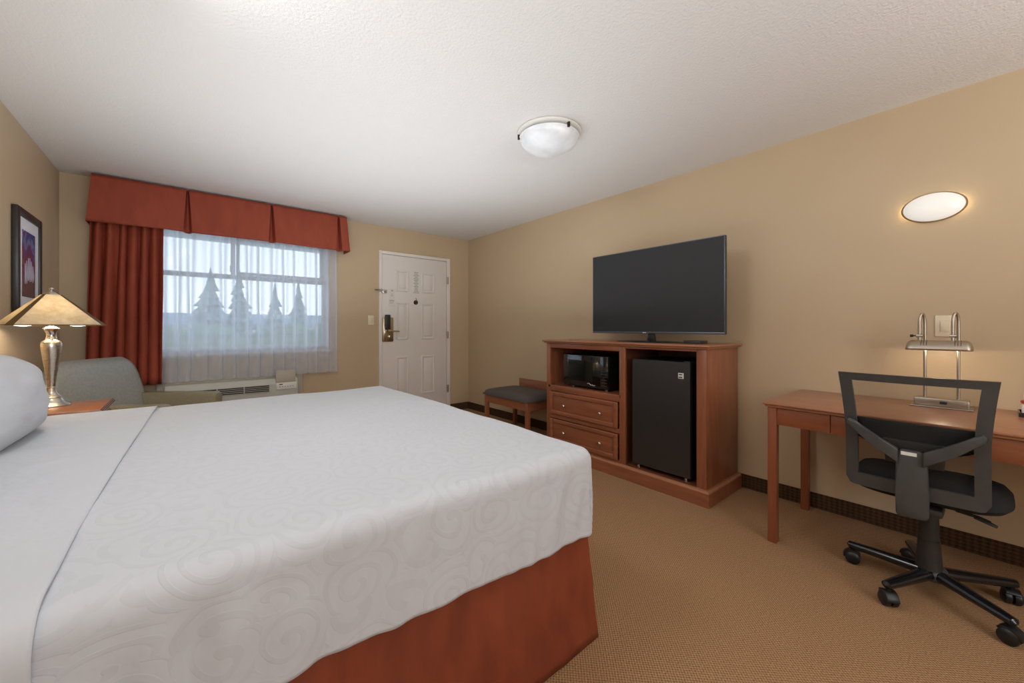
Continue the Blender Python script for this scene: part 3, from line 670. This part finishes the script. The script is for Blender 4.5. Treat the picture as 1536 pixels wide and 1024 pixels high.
for a, b in (((CX, 1.842, 0.985), (CX+0.02, CY1-0.045, CZ)), ((CX, CY0+0.065, 1.010), (CX+0.02, 1.789, CZ)), ((CX-0.001, 1.842, 0.585), (CX+0.02, CY1-0.045, 0.640)),
             ((CX, 1.842, 0.335), (CX+0.02, CY1-0.045, 0.372)), ((CX, 1.842, 0.09), (CX+0.02, CY1-0.045, 0.125))):
    obj('face_rail', B(a, b, 0.002), 'wood_y', cb)
bm = bmesh.new()
box(bm, (2.592, CY0-0.028, 0.0), (XB, CY1+0.028, 0.090), 0.0); 
obj('plinth', bm, 'wood_y', cb, False)
# front moulding (mitred) and right side moulding
bm = bmesh.new()
pr = [(0.0, 0.0895), (0.004, 0.097), (0.014, 0.104), (0.028, 0.106), (0.028, 0.0895)]
a = [bm.verts.new((2.592+q, CY0-0.028+q, z)) for q, z in pr]; b = [bm.verts.new((2.592+q, CY1+0.028-q, z)) for q, z in pr]; c = [bm.verts.new((XB, CY0-0.028+q, z)) for q, z in pr]
for r0, r1 in ((a, b), (a, c)):
    for i in range(5): bm.faces.new((r0[i], r0[(i+1) % 5], r1[(i+1) % 5], r1[i]))
bm.faces.new(b); bm.faces.new(c)
obj('base_moulding', bm, 'wood_top', cb, False)
bm = B((2.585, CY0-0.032, 1.040), (XR-0.012, CY1+0.032, 1.056), 0.006, 3); box(bm, (2.600, CY0-0.018, 1.029), (XR-0.012, CY1+0.018, 1.041), 0.003)
obj('top', bm, 'wood_top', cb)
def drawer(z0, z1, kz):
    y0, y1 = 1.850, 2.598
    d_ = obj('drawer', B((CX-0.006, y0+0.03, z0+0.03), (CX+0.35, y1-0.03, z1-0.03), 0.001), 'wood_y', cb)
    bm = bmesh.new(); w = 0.036
    for a, b in (((y0, z0), (y0+w, z1)), ((y1-w, z0), (y1, z1)), ((y0+w, z0), (y1-w, z0+w)), ((y0+w, z1-w), (y1-w, z1))): box(bm, (CX-0.020, a[0], a[1]), (CX+0.0, b[0], b[1]), 0.006, 3)
    obj('drawer_moulding', bm, 'wood_y', d_)
    for y in (2.415, 2.015): obj('knob', lathe(bmesh.new(), [(0.006, CX-0.006), (0.006, CX-0.018), (0.014, CX-0.024), (0.015, CX-0.030), (0.009, CX-0.036)], (0, y, kz), 18, axis='X'), 'chrome', d_)
drawer(0.376, 0.583, 0.466); drawer(0.127, 0.332, 0.222)
# microwave
mw = thing('microwave', 'black countertop microwave in the open shelf of the cabinet', 'microwave', (2.85, 2.25, 0.638))
MY0, MY1, MZ0, MZ1, MX = 1.985, 2.485, 0.652, 0.930, 2.672
obj('housing', B((MX+0.02, MY0, MZ0), (MX+0.40, MY1, MZ1), 0.008), 'black_body', mw)
dr = obj('door', B((MX, MY0+0.085, MZ0+0.002), (MX+0.02, MY1, MZ1-0.002), 0.003), 'mw_glass', mw)
obj('door_window', B((MX-0.001, MY0+0.16, MZ0+0.05), (MX+0.001, MY1-0.06, MZ1-0.045), 0.0), 'black_body' if False else 'mw_glass', dr, False)
kp = obj('control_panel', B((MX, MY0, MZ0+0.002), (MX+0.02, MY0+0.083, MZ1-0.002), 0.003), 'mw_glass', mw)
bm = bmesh.new()
for i in range(6):
    for j in range(3): box(bm, (MX-0.0012, MY0+0.016+j*0.019, MZ0+0.03+i*0.024), (MX+0.0, MY0+0.028+j*0.019, MZ0+0.036+i*0.024))
obj('keypad_marks', bm, 'grey_plastic', kp, False)
bm = bmesh.new()
tube(bm, [(MX-0.002, 2.205, MZ0+0.034), (MX-0.002, 2.185, MZ0+0.040), (MX-0.002, 2.165, MZ0+0.024), (MX-0.002, 2.150, MZ0+0.030), (MX-0.002, 2.138, MZ0+0.022), (MX-0.002, 2.12, MZ0+0.026)], 0.0022, 6)
obj('brand_script', bm, 'logo', dr)
for y in (MY0+0.05, MY1-0.08): obj('foot', lathe(bmesh.new(), [(0.014, 0.639), (0.016, 0.655)], (MX+0.045, y, 0), 14), 'steel', mw)
for y in (MY0+0.05, MY1-0.08): obj('foot', lathe(bmesh.new(), [(0.014, 0.639), (0.016, 0.655)], (MX+0.35, y, 0), 14), 'steel', mw)
# mini fridge
fr = thing('mini_fridge', 'black mini fridge with small square badge in the cabinet bay', 'fridge', (2.87, 1.5, 0.11))
FX, FY0, FY1, FZ0, FZ1 = 2.628, 1.283, 1.732, 0.128, 0.932
obj('housing', B((FX+0.045, FY0+0.002, FZ0), (FX+0.46, FY1-0.002, FZ1), 0.006), 'black_body', fr)
bm = bmesh.new()
def fdoor(u, v):
    a = u*2-1; y = (FY0+FY1)/2+a*(FY1-FY0)/2; z = FZ0+0.012+(FZ1-FZ0-0.012)*v
    return (FX+0.006*a*a, y, z)
vs = grid(bm, 12, 2, fdoor)
ge = bmesh.ops.extrude_face_region(bm, geom=list(bm.faces)); nv_ = [x for x in ge['geom'] if isinstance(x, bmesh.types.BMVert)]
for v_ in nv_: v_.co.x = FX+0.040
fd = obj('door', bm, 'fridge', fr, angle=30)
obj('hinge_cap', B((FX+0.01, FY0+0.004, FZ1), (FX+0.07, FY0+0.05, FZ1+0.006), 0.002), 'black_plastic', fr)
bg_ = obj('badge', B((FX-0.002, 1.326, 0.818), (FX+0.004, 1.364, 0.857), 0.001), 'logo', fd, label='small square white badge')
bm = bmesh.new()
for z in (0.8465, 0.828):
    for k in range(4): box(bm, (FX-0.0032, 1.3345+k*0.0062, z-0.0042), (FX-0.002, 1.3392+k*0.0062, z+0.0042))
    box(bm, (FX-0.0030, 1.334, z-0.0008), (FX-0.002, 1.359, z+0.0022))
obj('badge_print', bm, 'dark_ink', bg_, False)
for y in (FY0+0.04, FY1-0.04): obj('leveling_foot', lathe(bmesh.new(), [(0.012, 0.1095), (0.012, 0.13)], (FX+0.03, y, 0), 14), 'chrome', fr)
for y in (FY0+0.04, FY1-0.04): obj('leveling_foot', lathe(bmesh.new(), [(0.012, 0.1095), (0.012, 0.13)], (FX+0.42, y, 0), 14), 'chrome', fr)
# television
TX, TY0, TY1, TZ0, TZ1 = 2.80, 1.123, 2.245, 1.124, 1.800
tv = thing('television', 'large flat television turned off, on an oval stand atop the cabinet', 'television', (2.83, 1.684, 1.056))
bm = B((TX, TY0, TZ0), (TX+0.028, TY1, TZ1), 0.004); box(bm, (TX+0.026, TY0+0.12, TZ0+0.05), (TX+0.065, TY1-0.12, TZ1-0.18), 0.012)
obj('casing', bm, 'black_plastic', tv)
obj('screen', B((TX-0.002, TY0+0.010, TZ0+0.018), (TX+0.002, TY1-0.006, TZ1-0.007)), 'screen', tv, False)
bm = bmesh.new(); box(bm, (TX-0.004, TY0, TZ0), (TX+0.004, TY1, TZ0+0.016), 0.003); box(bm, (TX-0.003, TY0, TZ0+0.016), (TX+0.004, TY0+0.009, TZ1), 0.002); box(bm, (TX-0.003, TY1-0.005, TZ0+0.016), (TX+0.004, TY1, TZ1), 0.001); box(bm, (TX-0.003, TY0+0.009, TZ1-0.006), (TX+0.004, TY1-0.005, TZ1), 0.001)
obj('bezel', bm, 'bezel', tv)
obj('brand_mark', B((TX-0.0055, 1.715, TZ0+0.005), (TX-0.004, 1.745, TZ0+0.011)), 'logo', tv, False)
bm = bmesh.new()
for y in (1.665, 1.735 - 0.02): pass
prism(bm, [(1.655, 1.065), (1.725, 1.065), (1.712, 1.13), (1.668, 1.13)], TX+0.02, TX+0.05, 0.003, 'YZ')
obj('stand_neck', bm, 'gloss_black', tv)
obj('stand_base', lathe(bmesh.new(), [(0.30, 1.0565), (0.30, 1.060), (0.27, 1.066), (0.20, 1.068), (0.05, 1.070)], (TX+0.03, 1.71, 0), 64, 0.40, 1.0), 'gloss_black', tv)
tag(obj('cable_box', B((2.74, 1.265, 1.057), (2.86, 1.385, 1.079), 0.003), 'black_plastic'), 'small black set-top box on the cabinet beside the television stand', 'set-top box')
# ---------------------------------------------------------------- luggage bench
bn = thing('luggage_bench', 'low wooden bench with dark brown padded seat left of the media cabinet', 'bench', (2.85, 3.3, 0))
BX, BXB, BYa, BYb = 2.63, 3.09, 2.935, 3.675
for x in (BX, BXB-0.04):
    for y in (BYa, BYb-0.042): obj('leg', B((x, y, 0), (x+0.04, y+0.042, 0.410), 0.002), 'wood_z', bn)
bm = bmesh.new(); box(bm, (BX+0.004, BYa+0.042, 0.325), (BX+0.024, BYb-0.042, 0.408)); box(bm, (BXB-0.024, BYa+0.042, 0.325), (BXB-0.004, BYb-0.042, 0.408))
box(bm, (BX+0.04, BYa+0.004, 0.325), (BXB-0.04, BYa+0.024, 0.408)); box(bm, (BX+0.04, BYb-0.024, 0.325), (BXB-0.04, BYb-0.004, 0.408))
obj('apron', bm, 'wood_y', bn, False)
bm = bmesh.new()
def cush(u, v):
    a, b = 2*u-1, 2*v-1; e = ((1-abs(a)**8)*(1-abs(b)**8))**0.4
    return (BX-0.015+(BXB-BX+0.02)*(a*0.5+0.5), BYa-0.012+(BYb-BYa+0.024)*(b*0.5+0.5), 0.430+0.050*e+0.012*(1-a*a)*(1-b*b))
grid(bm, 24, 30, cush)
ge = bmesh.ops.extrude_face_region(bm, geom=list(bm.faces))
for v_ in [x for x in ge['geom'] if isinstance(x, bmesh.types.BMVert)]: v_.co.z = 0.412
obj('seat_pad', bm, 'bench_fabric', bn, angle=60)
obj('backboard', B((3.115, 2.90, 0.40), (3.135, 3.63, 0.560), 0.003), 'wood_y', bn)
obj('backboard_bracket', B((3.085, 3.0, 0.33), (3.137, 3.06, 0.41)), 'wood_y', bn)
obj('backboard_bracket', B((3.085, 3.5, 0.33), (3.137, 3.56, 0.41)), 'wood_y', bn)

# ---------------------------------------------------------------- desk
DX, DY1, DY0, DZ = 2.44, 0.785, -0.80, 0.762
dk = thing('writing_desk', 'cherry wood writing desk against the right wall behind the office chair', 'desk', (2.8, 0.0, 0))
bm = B((DX, DY0, DZ-0.012), (XR-0.002, DY1, DZ), 0.004, 3); box(bm, (DX+0.008, DY0+0.008, DZ-0.024), (XR-0.002, DY1-0.008, DZ-0.012), 0.003)
obj('desktop', bm, 'wood_top', dk)
for x in (2.455, 3.055):
    for y in (DY1-0.062, DY0+0.02): obj('leg', B((x, y, 0), (x+0.042, y+0.042, DZ-0.024), 0.002), 'desk_z', dk)
bm = bmesh.new()
box(bm, (2.497, DY1-0.050, 0.645), (3.055, DY1-0.032, DZ-0.024)); box(bm, (2.497, DY0+0.032, 0.645), (3.055, DY0+0.05, DZ-0.024)); box(bm, (3.06, DY0+0.06, 0.645), (3.08, DY1-0.062, DZ-0.024))
obj('apron', bm, 'desk_y', dk, False)
obj('apron_panel', B((2.462, 0.495, 0.645), (2.482, DY1-0.062, DZ-0.024), 0.001), 'desk_y', dk)
obj('drawer_front', B((2.460, -0.28, 0.643), (2.482, 0.491, DZ-0.026), 0.002), 'desk_y', dk)
obj('apron_panel', B((2.462, DY0+0.062, 0.645), (2.482, -0.284, DZ-0.024), 0.001), 'desk_y', dk)
# desk lamp
dl = thing('desk_lamp', 'satin steel desk lamp with horizontal tube shade and twin posts on the desk', 'desk lamp', (2.99, 0.145, DZ))
ba = obj('base', B((2.95, 0.050, DZ+0.006), (3.03, 0.243, DZ+0.046), 0.005), 'steel', dl)
obj('base_plate', B((2.932, 0.036, DZ+0.0005), (3.045, 0.257, DZ+0.006), 0.002), 'steel', dl)
obj('switch', B((2.946, 0.125, DZ+0.02), (2.951, 0.15, DZ+0.034), 0.001), 'black_plastic', dl)
for y in (0.205, 0.088):
    pts = [(3.0, y, DZ+0.046), (3.0, y, 1.19)]+[(2.985+0.015*math.cos(a), y+0.009-0.009*math.cos(a), 1.19+0.055*math.sin(a)) for a in [PI*k/10 for k in range(0, 11)]]+[(2.97, y+0.018, 1.10)]
    obj('post', tube(bmesh.new(), pts, 0.0065, 12), 'steel', dl)
    obj('joint', tube(bmesh.new(), [(2.97, y+0.006, 1.128), (2.97, y+0.030, 1.128)], 0.010, 12), 'chrome', dl)
obj('thumb_screw', lathe(bmesh.new(), [(0.003, 0.234), (0.003, 0.245), (0.007, 0.247), (0.007, 0.258)], (2.97, 0, 1.128), 12, axis='Y'), 'dark_metal', dl)
bm = bmesh.new(); n_ = 16
def shade_f(u, v):
    y = 0.040+0.232*u; e = min(1, (min(u, 1-u)/0.10)); k = math.sqrt(max(0, 1-(1-e)**2))
    a = PI*v; return (2.968-0.055*math.cos(a)*(0.7+0.3*k), y, 1.055+0.050*math.sin(a)*(0.35+0.65*k))
grid(bm, 40, 16, shade_f)
sd = obj('shade', bm, 'steel', dl, angle=60, thick=0.002)
for yc in (0.205, 0.088):
    bm = bmesh.new()
    for y in (yc+0.010, yc, yc-0.010): tube(bm, [(2.968-0.056*math.cos(a), y, 1.055+0.051*math.sin(a)) for a in [PI*k/12 for k in range(2, 11)]], 0.0012, 6)
    obj('vent_slots', bm, 'black_plastic', sd)
obj('lamp_tube', tube(bmesh.new(), [(2.968, 0.06, 1.066), (2.968, 0.25, 1.066)], 0.008, 10), emit('lit_tube', (1.0, 0.82, 0.6, 1), 9), dl)
d_ = bpy.data.lights.new('desk_lamp_light', 'POINT'); d_.energy = 1.6; d_.color = (1, 0.84, 0.62); d_.shadow_soft_size = 0.01
o = bpy.data.objects.new('desk_lamp_light', d_); COL.objects.link(o); o.parent = dl; o.location = (2.968-2.99, 0.155-0.145, 1.060-DZ)
# tray with packets at the picture edge
tr_ = thing('supply_tray', 'small black tray of coffee supplies at the right end of the desk', 'tray', (3.0, -0.17, DZ))
bm = bmesh.new(); box(bm, (2.93, -0.26, DZ+0.0005), (3.06, -0.096, DZ+0.006)); 
for a, b in (((2.93, -0.26), (2.935, -0.096)), ((3.055, -0.26), (3.06, -0.096)), ((2.935, -0.26), (3.055, -0.255)), ((2.935, -0.101), (3.055, -0.096))): box(bm, (a[0], a[1], DZ+0.006), (b[0], b[1], DZ+0.02))
obj('tray_body', bm, 'gloss_black', tr_, False)
for k, (x, y, z, s, mt, lb) in enumerate(((2.965, -0.130, DZ+0.007, (0.045, 0.050, 0.050), 'logo', 'white carton of creamers in the black tray on the desk'),
                                     (2.965, -0.127, DZ+0.058, (0.050, 0.040, 0.016), 'red', 'red foil packet lying on the white carton in the tray'),
                                     (2.970, -0.134, DZ+0.075, (0.030, 0.040, 0.030), 'logo', 'folded white packet topping the red one in the tray'))):
    bm = B((x-s[0]/2, y-s[1]/2, z), (x+s[0]/2, y+s[1]/2, z+s[2]), 0.006)
    if k: bmesh.ops.rotate(bm, cent=(x, y, z), matrix=Matrix.Rotation(0.3*k, 3, 'Z'), verts=bm.verts)
    tag(obj(['creamer_carton', 'foil_packet', 'paper_packet'][k], bm, mt), lb, ['carton', 'packet', 'packet'][k])
# wall plates
sw = thing('light_switch', 'ivory rocker light switch beside the entry door', 'light switch', (1.73, YF, 1.265))
obj('switch_plate', B((1.695, YF-0.006, 1.207), (1.767, YF, 1.322), 0.003), 'ivory', sw); obj('rocker', B((1.717, YF-0.010, 1.238), (1.745, YF-0.005, 1.292), 0.002), 'ivory', sw)
sw = thing('light_switch', 'ivory square rocker switch on the right wall behind the desk lamp', 'light switch', (XR, 0.14, 1.18))
obj('switch_plate', B((XR-0.006, 0.108, 1.122), (XR, 0.178, 1.237), 0.003), 'ivory', sw); obj('rocker', B((XR-0.010, 0.126, 1.15), (XR-0.005, 0.158, 1.208), 0.002), 'ivory', sw)
# wall sconce
sc = thing('wall_sconce', 'lit oval frosted wall sconce above the desk', 'wall sconce', (XR, 0.185, 1.827))
obj('wall_bracket', lathe(bmesh.new(), [(0.05, 0.0), (0.05, -0.016)], (XR, 0.183, 1.827), 32, 1.0, 0.66, axis='X'), 'white_plastic', sc)
bm = lathe(bmesh.new(), [(0.060, -0.014), (0.122, -0.014), (0.125, -0.017), (0.120, -0.024), (0.115, -0.022)], (XR, 0.183, 1.827), 48, 1.0, 0.64, axis='X')
obj('back_rim', bm, 'sconce_rim', sc)
bm = lathe(bmesh.new(), [(0.117*math.cos(a), -0.022-0.045*math.sin(a)) for a in [PI/2*k/10 for k in range(10)]]+[(0.004, -0.067)], (XR, 0.183, 1.827), 48, 1.0, 0.64, axis='X')
obj('glass_shade', bm, 'sconce_glass', sc)
for dy in (-0.085, 0.085):
    d_ = bpy.data.lights.new('sconce_light', 'POINT'); d_.energy = 0.42; d_.color = (1, 0.90, 0.62); d_.shadow_soft_size = 0.006
    o = bpy.data.objects.new('sconce_light', d_); COL.objects.link(o); o.parent = sc; o.location = (-0.0085, dy, 0)
# ceiling light
cl = thing('ceiling_light', 'round frosted glass bowl light flush on the ceiling', 'ceiling light', (1.88, 1.87, ZC))
LXc, LYc = 1.812, 1.812
obj('mounting_pan', lathe(bmesh.new(), [(0.202, ZC-0.0005), (0.208, ZC-0.008), (0.208, ZC-0.016), (0.200, ZC-0.020), (0.15, ZC-0.021), (0.14, ZC-0.038)], (LXc, LYc, 0), 48), 'white_plastic', cl)
obj('glass_bowl', lathe(bmesh.new(), [(0.188, ZC-0.036), (0.194, ZC-0.036), (0.192, ZC-0.040)]+[(0.186*math.cos(a), ZC-0.044-0.088*math.sin(a)) for a in [PI/2*k/12 for k in range(12)]]+[(0.005, ZC-0.132)], (LXc, LYc, 0), 56), 'ceiling_glass', cl)
for a in (math.radians(262), math.radians(142), math.radians(22)):
    cx_, cy_ = LXc+0.202*math.cos(a), LYc+0.202*math.sin(a)
    bm = B((-0.012, -0.007, -0.048), (0.003, 0.007, -0.018), 0.002); bmesh.ops.rotate(bm, cent=(0, 0, 0), matrix=Matrix.Rotation(a, 3, 'Z'), verts=bm.verts); bmesh.ops.translate(bm, vec=(cx_, cy_, ZC), verts=bm.verts)
    obj('clip', bm, 'dark_metal', cl)

# ---------------------------------------------------------------- office chair
OX, OY = 2.53, 0.15
oc = thing('office_chair', 'black mesh-back swivel office chair pulled up to the desk', 'office chair', (OX, OY, 0))
def castor(x, y, a):
    bm = bmesh.new()
    for s_ in (-1, 1):
        lathe(bm, [(0.012, s_*0.003), (0.027, s_*0.004), (0.030, s_*0.012), (0.0285, s_*0.022), (0.020, s_*0.028), (0.008, s_*0.030)], (0, 0, 0.030), 24, axis='Y')
    tube(bm, [(0.0, 0, 0.050), (0.0, 0, 0.078)], 0.009, 10)
    pts = [(0.036*math.cos(t), 0.030+0.036*math.sin(t)) for t in [PI*(0.0+0.80*k/12) for k in range(13)]]
    ins = [(0.026*math.cos(t), 0.030+0.026*math.sin(t)) for t in [PI*(0.0+0.80*k/12) for k in range(13)]]
    prism(bm, pts+ins[::-1], -0.022, 0.022, 0.002, 'XZ')
    bmesh.ops.rotate(bm, cent=(0, 0, 0), matrix=Matrix.Rotation(a, 3, 'Z'), verts=bm.verts); bmesh.ops.translate(bm, vec=(x, y, 0), verts=bm.verts); return bm
obj('base_hub', lathe(bmesh.new(), [(0.020, 0.065), (0.048, 0.070), (0.052, 0.100), (0.044, 0.115), (0.034, 0.125)], (OX, OY, 0), 28), 'grey_plastic', oc)
for k, (a, ca) in enumerate(((84.5, 100), (156, 215), (229, 250), (307, 15), (19, 60))):
    r_ = math.radians(a); R_ = 0.275; ex, ey = OX+R_*math.cos(r_), OY+R_*math.sin(r_)
    bm = tube(bmesh.new(), [(OX+0.035*math.cos(r_), OY+0.035*math.sin(r_), 0.094), (OX+R_*0.95*math.cos(r_), OY+R_*0.95*math.sin(r_), 0.088), (OX+(R_+0.012)*math.cos(r_), OY+(R_+0.012)*math.sin(r_), 0.087), (OX+(R_+0.019)*math.cos(r_), OY+(R_+0.019)*math.sin(r_), 0.084)], [0.029, 0.021, 0.019, 0.008], 18, squash=(1.0, 0.85))
    lg = obj('base_leg', bm, 'gloss_black', oc)
    obj('castor', castor(ex, ey, math.radians(ca)), 'castor', lg)
obj('gas_column', lathe(bmesh.new(), [(0.044, 0.115), (0.042, 0.13), (0.036, 0.23), (0.036, 0.24), (0.033, 0.242), (0.031, 0.33), (0.028, 0.40)], (OX-0.01, OY+0.01, 0), 28), 'black_plastic', oc)
obj('tilt_mechanism', prism(bmesh.new(), [(2.33, 0.40), (2.44, 0.385), (2.62, 0.395), (2.64, 0.43), (2.33, 0.43)], OY-0.04, OY+0.08, 0.008, 'XZ'), 'black_plastic', oc)
SY0, SY1 = -0.075, 0.425
bm = bmesh.new()
def seat_f(side):
    def f_(u, v):
        a, b = 2*u-1, 2*v-1; m_ = max(abs(a), abs(b)); q = (abs(a)**5+abs(b)**5)**0.2 or 1e-6; k = m_/q if q > 0 else 1
        x = 2.585+0.245*a*k; y = (SY0+SY1)/2+(SY1-SY0)/2*b*k*(1-0.04*(a < 0)*a*a); e = math.sqrt(max(0, 1-m_**4))
        z = 0.462+(0.048*e if side > 0 else -0.040*e)-0.018*max(0, a)**3+0.006*b*b
        return (x, y, z)
    return f_
grid(bm, 28, 28, seat_f(1)); grid(bm, 28, 28, seat_f(-1)); bmesh.ops.remove_doubles(bm, verts=bm.verts, dist=0.0008)
obj('seat', bm, 'seat_fabric', oc, angle=70)
BC = 0.196
def bx(z, y=None):   # backrest depth by height, sides wrap a little towards the sitter
    base = 2.318-0.055*((z-0.47)/0.5)
    if y is not None: base += 0.018*((y-BC)/0.21)**2
    return base
def bw(z): t_ = (z-0.47)/0.5; return 0.207+0.030*max(0, t_-0.45)**1.5*2.0+0.004*(1-t_)
bm = bmesh.new()
def frame_pt(k, z_in, off):  # k in -1..1
    y = BC+k*bw(z_in); return (bx(z_in, y)+off, y, z_in)
ZB0, ZB1 = 0.468, 0.972
outer, inner = [], []
ns_ = 16
for i in range(ns_+1): t_ = i/ns_; outer.append((-1, ZB0+(ZB1-ZB0)*t_)); inner.append((-1, ZB0+0.055+(ZB1-ZB0-0.055-0.032)*t_))
for i in range(1, ns_+1): t_ = i/ns_; outer.append((-1+2*t_, ZB1)); inner.append((-1+2*t_, ZB1-0.032))
for i in range(1, ns_+1): t_ = i/ns_; outer.append((1, ZB1-(ZB1-ZB0)*t_)); inner.append((1, ZB1-0.032-(ZB1-ZB0-0.087)*t_))
for i in range(1, ns_): t_ = i/ns_; outer.append((1-2*t_, ZB0)); inner.append((1-2*t_, ZB0+0.055))
def mk(k, z, inn, off):
    w = bw(z)-(0.042 if inn else 0)
    if not inn and z <= ZB0+1e-6: k = max(-0.93, min(0.93, k))
    y = BC+k*w
    zz = z
    if not inn:  # rounded lower corners
        if z < ZB0+0.03 and abs(k) > 0.9: zz = z+0.004
    return bm.verts.new((bx(zz, y)+off, y, zz))
rows = []
for (lst, inn, off) in ((outer, False, -0.012), (outer, False, 0.012), (inner, True, 0.008), (inner, True, -0.010)): rows.append([mk(k, z, inn, off) for k, z in lst])
n_ = len(outer)
for r0, r1 in zip(rows, rows[1:]+rows[:1]):
    for i in range(n_): bm.faces.new((r0[i], r0[(i+1) % n_], r1[(i+1) % n_], r1[i]))
obj('back_frame', bm, 'grey_plastic', oc, angle=40)
bm = bmesh.new()
def mesh_f(u, v):
    z = ZB0+0.045+(ZB1-ZB0-0.07)*v; k = 2*u-1; y = BC+k*(bw(z)-0.035); return (bx(z, y)+0.012-0.006*(1-k*k), y, z)
grid(bm, 16, 16, mesh_f)
obj('back_mesh', bm, 'mesh', oc, angle=180)
bm = bmesh.new()
def lum(u, v):
    k = 2*u-1; zt = 0.772; zb2 = 0.640+0.045*abs(k)**2; z = zb2+(zt-zb2)*v; y = BC+k*(bw(z)-0.040); return (bx(z, y)+0.030-0.006*(1-k*k), y, z)
grid(bm, 16, 6, lum)
obj('lumbar_pad', bm, 'seat_fabric', oc, angle=60, thick=0.012)
obj('lumbar_plate', prism(bmesh.new(), [(0.14, 0.60), (0.275, 0.60), (0.285, 0.70), (0.10, 0.70), (0.105, 0.60)], bx(0.65)+0.006, bx(0.65)+0.018, 0.004, 'YZ'), 'black_plastic', oc)
# Y-shaped back support behind the frame
bm = bmesh.new()
xf = lambda z: bx(z)-0.030
hubp = [(BC-0.047, 0.645), (BC-0.052, 0.47), (BC-0.052, 0.410), (BC-0.044, 0.396), (BC+0.036, 0.392), (BC+0.044, 0.402), (BC+0.045, 0.47), (BC+0.044, 0.640), (BC+0.030, 0.668), (BC-0.03, 0.668)]
prism(bm, hubp, bx(0.55)-0.040, bx(0.55)-0.010, 0.006, 'YZ')
for s_ in (-1, 1):
    A0, A1 = (BC+s_*0.036, 0.640), (BC+s_*0.196, 0.762)
    q = [(A0[0], A0[1]-0.030), (BC+s_*0.12, 0.672), (A1[0], A1[1]-0.022), (A1[0]+s_*0.004, A1[1]), (A1[0]-s_*0.006, A1[1]+0.012), (BC+s_*0.11, 0.716), (A0[0], A0[1]+0.030)]
    prism(bm, q if s_ > 0 else q[::-1], bx(0.70)-0.036, bx(0.70)-0.010, 0.005, 'YZ')
box(bm, (bx(0.43)-0.03, BC-0.04, 0.395), (2.40, BC+0.04, 0.425), 0.008)
sp_ = obj('back_support', bm, 'grey_plastic', oc, angle=40)
obj('size_label', B((bx(0.55)-0.0415, BC-0.018, 0.648), (bx(0.55)-0.039, BC+0.028, 0.662)), 'logo', sp_, False)
bm = tube(bmesh.new(), [(2.48, 0.08, 0.405), (2.47, 0.02, 0.402), (2.46, -0.012, 0.395)], [0.006, 0.006, 0.006], 10)
tube(bm, [(2.462, 0.030, 0.402), (2.455, -0.010, 0.392), (2.452, -0.030, 0.386)], [0.010, 0.011, 0.008], 12, squash=(1, 0.6))
obj('height_lever', bm, 'black_plastic', oc)
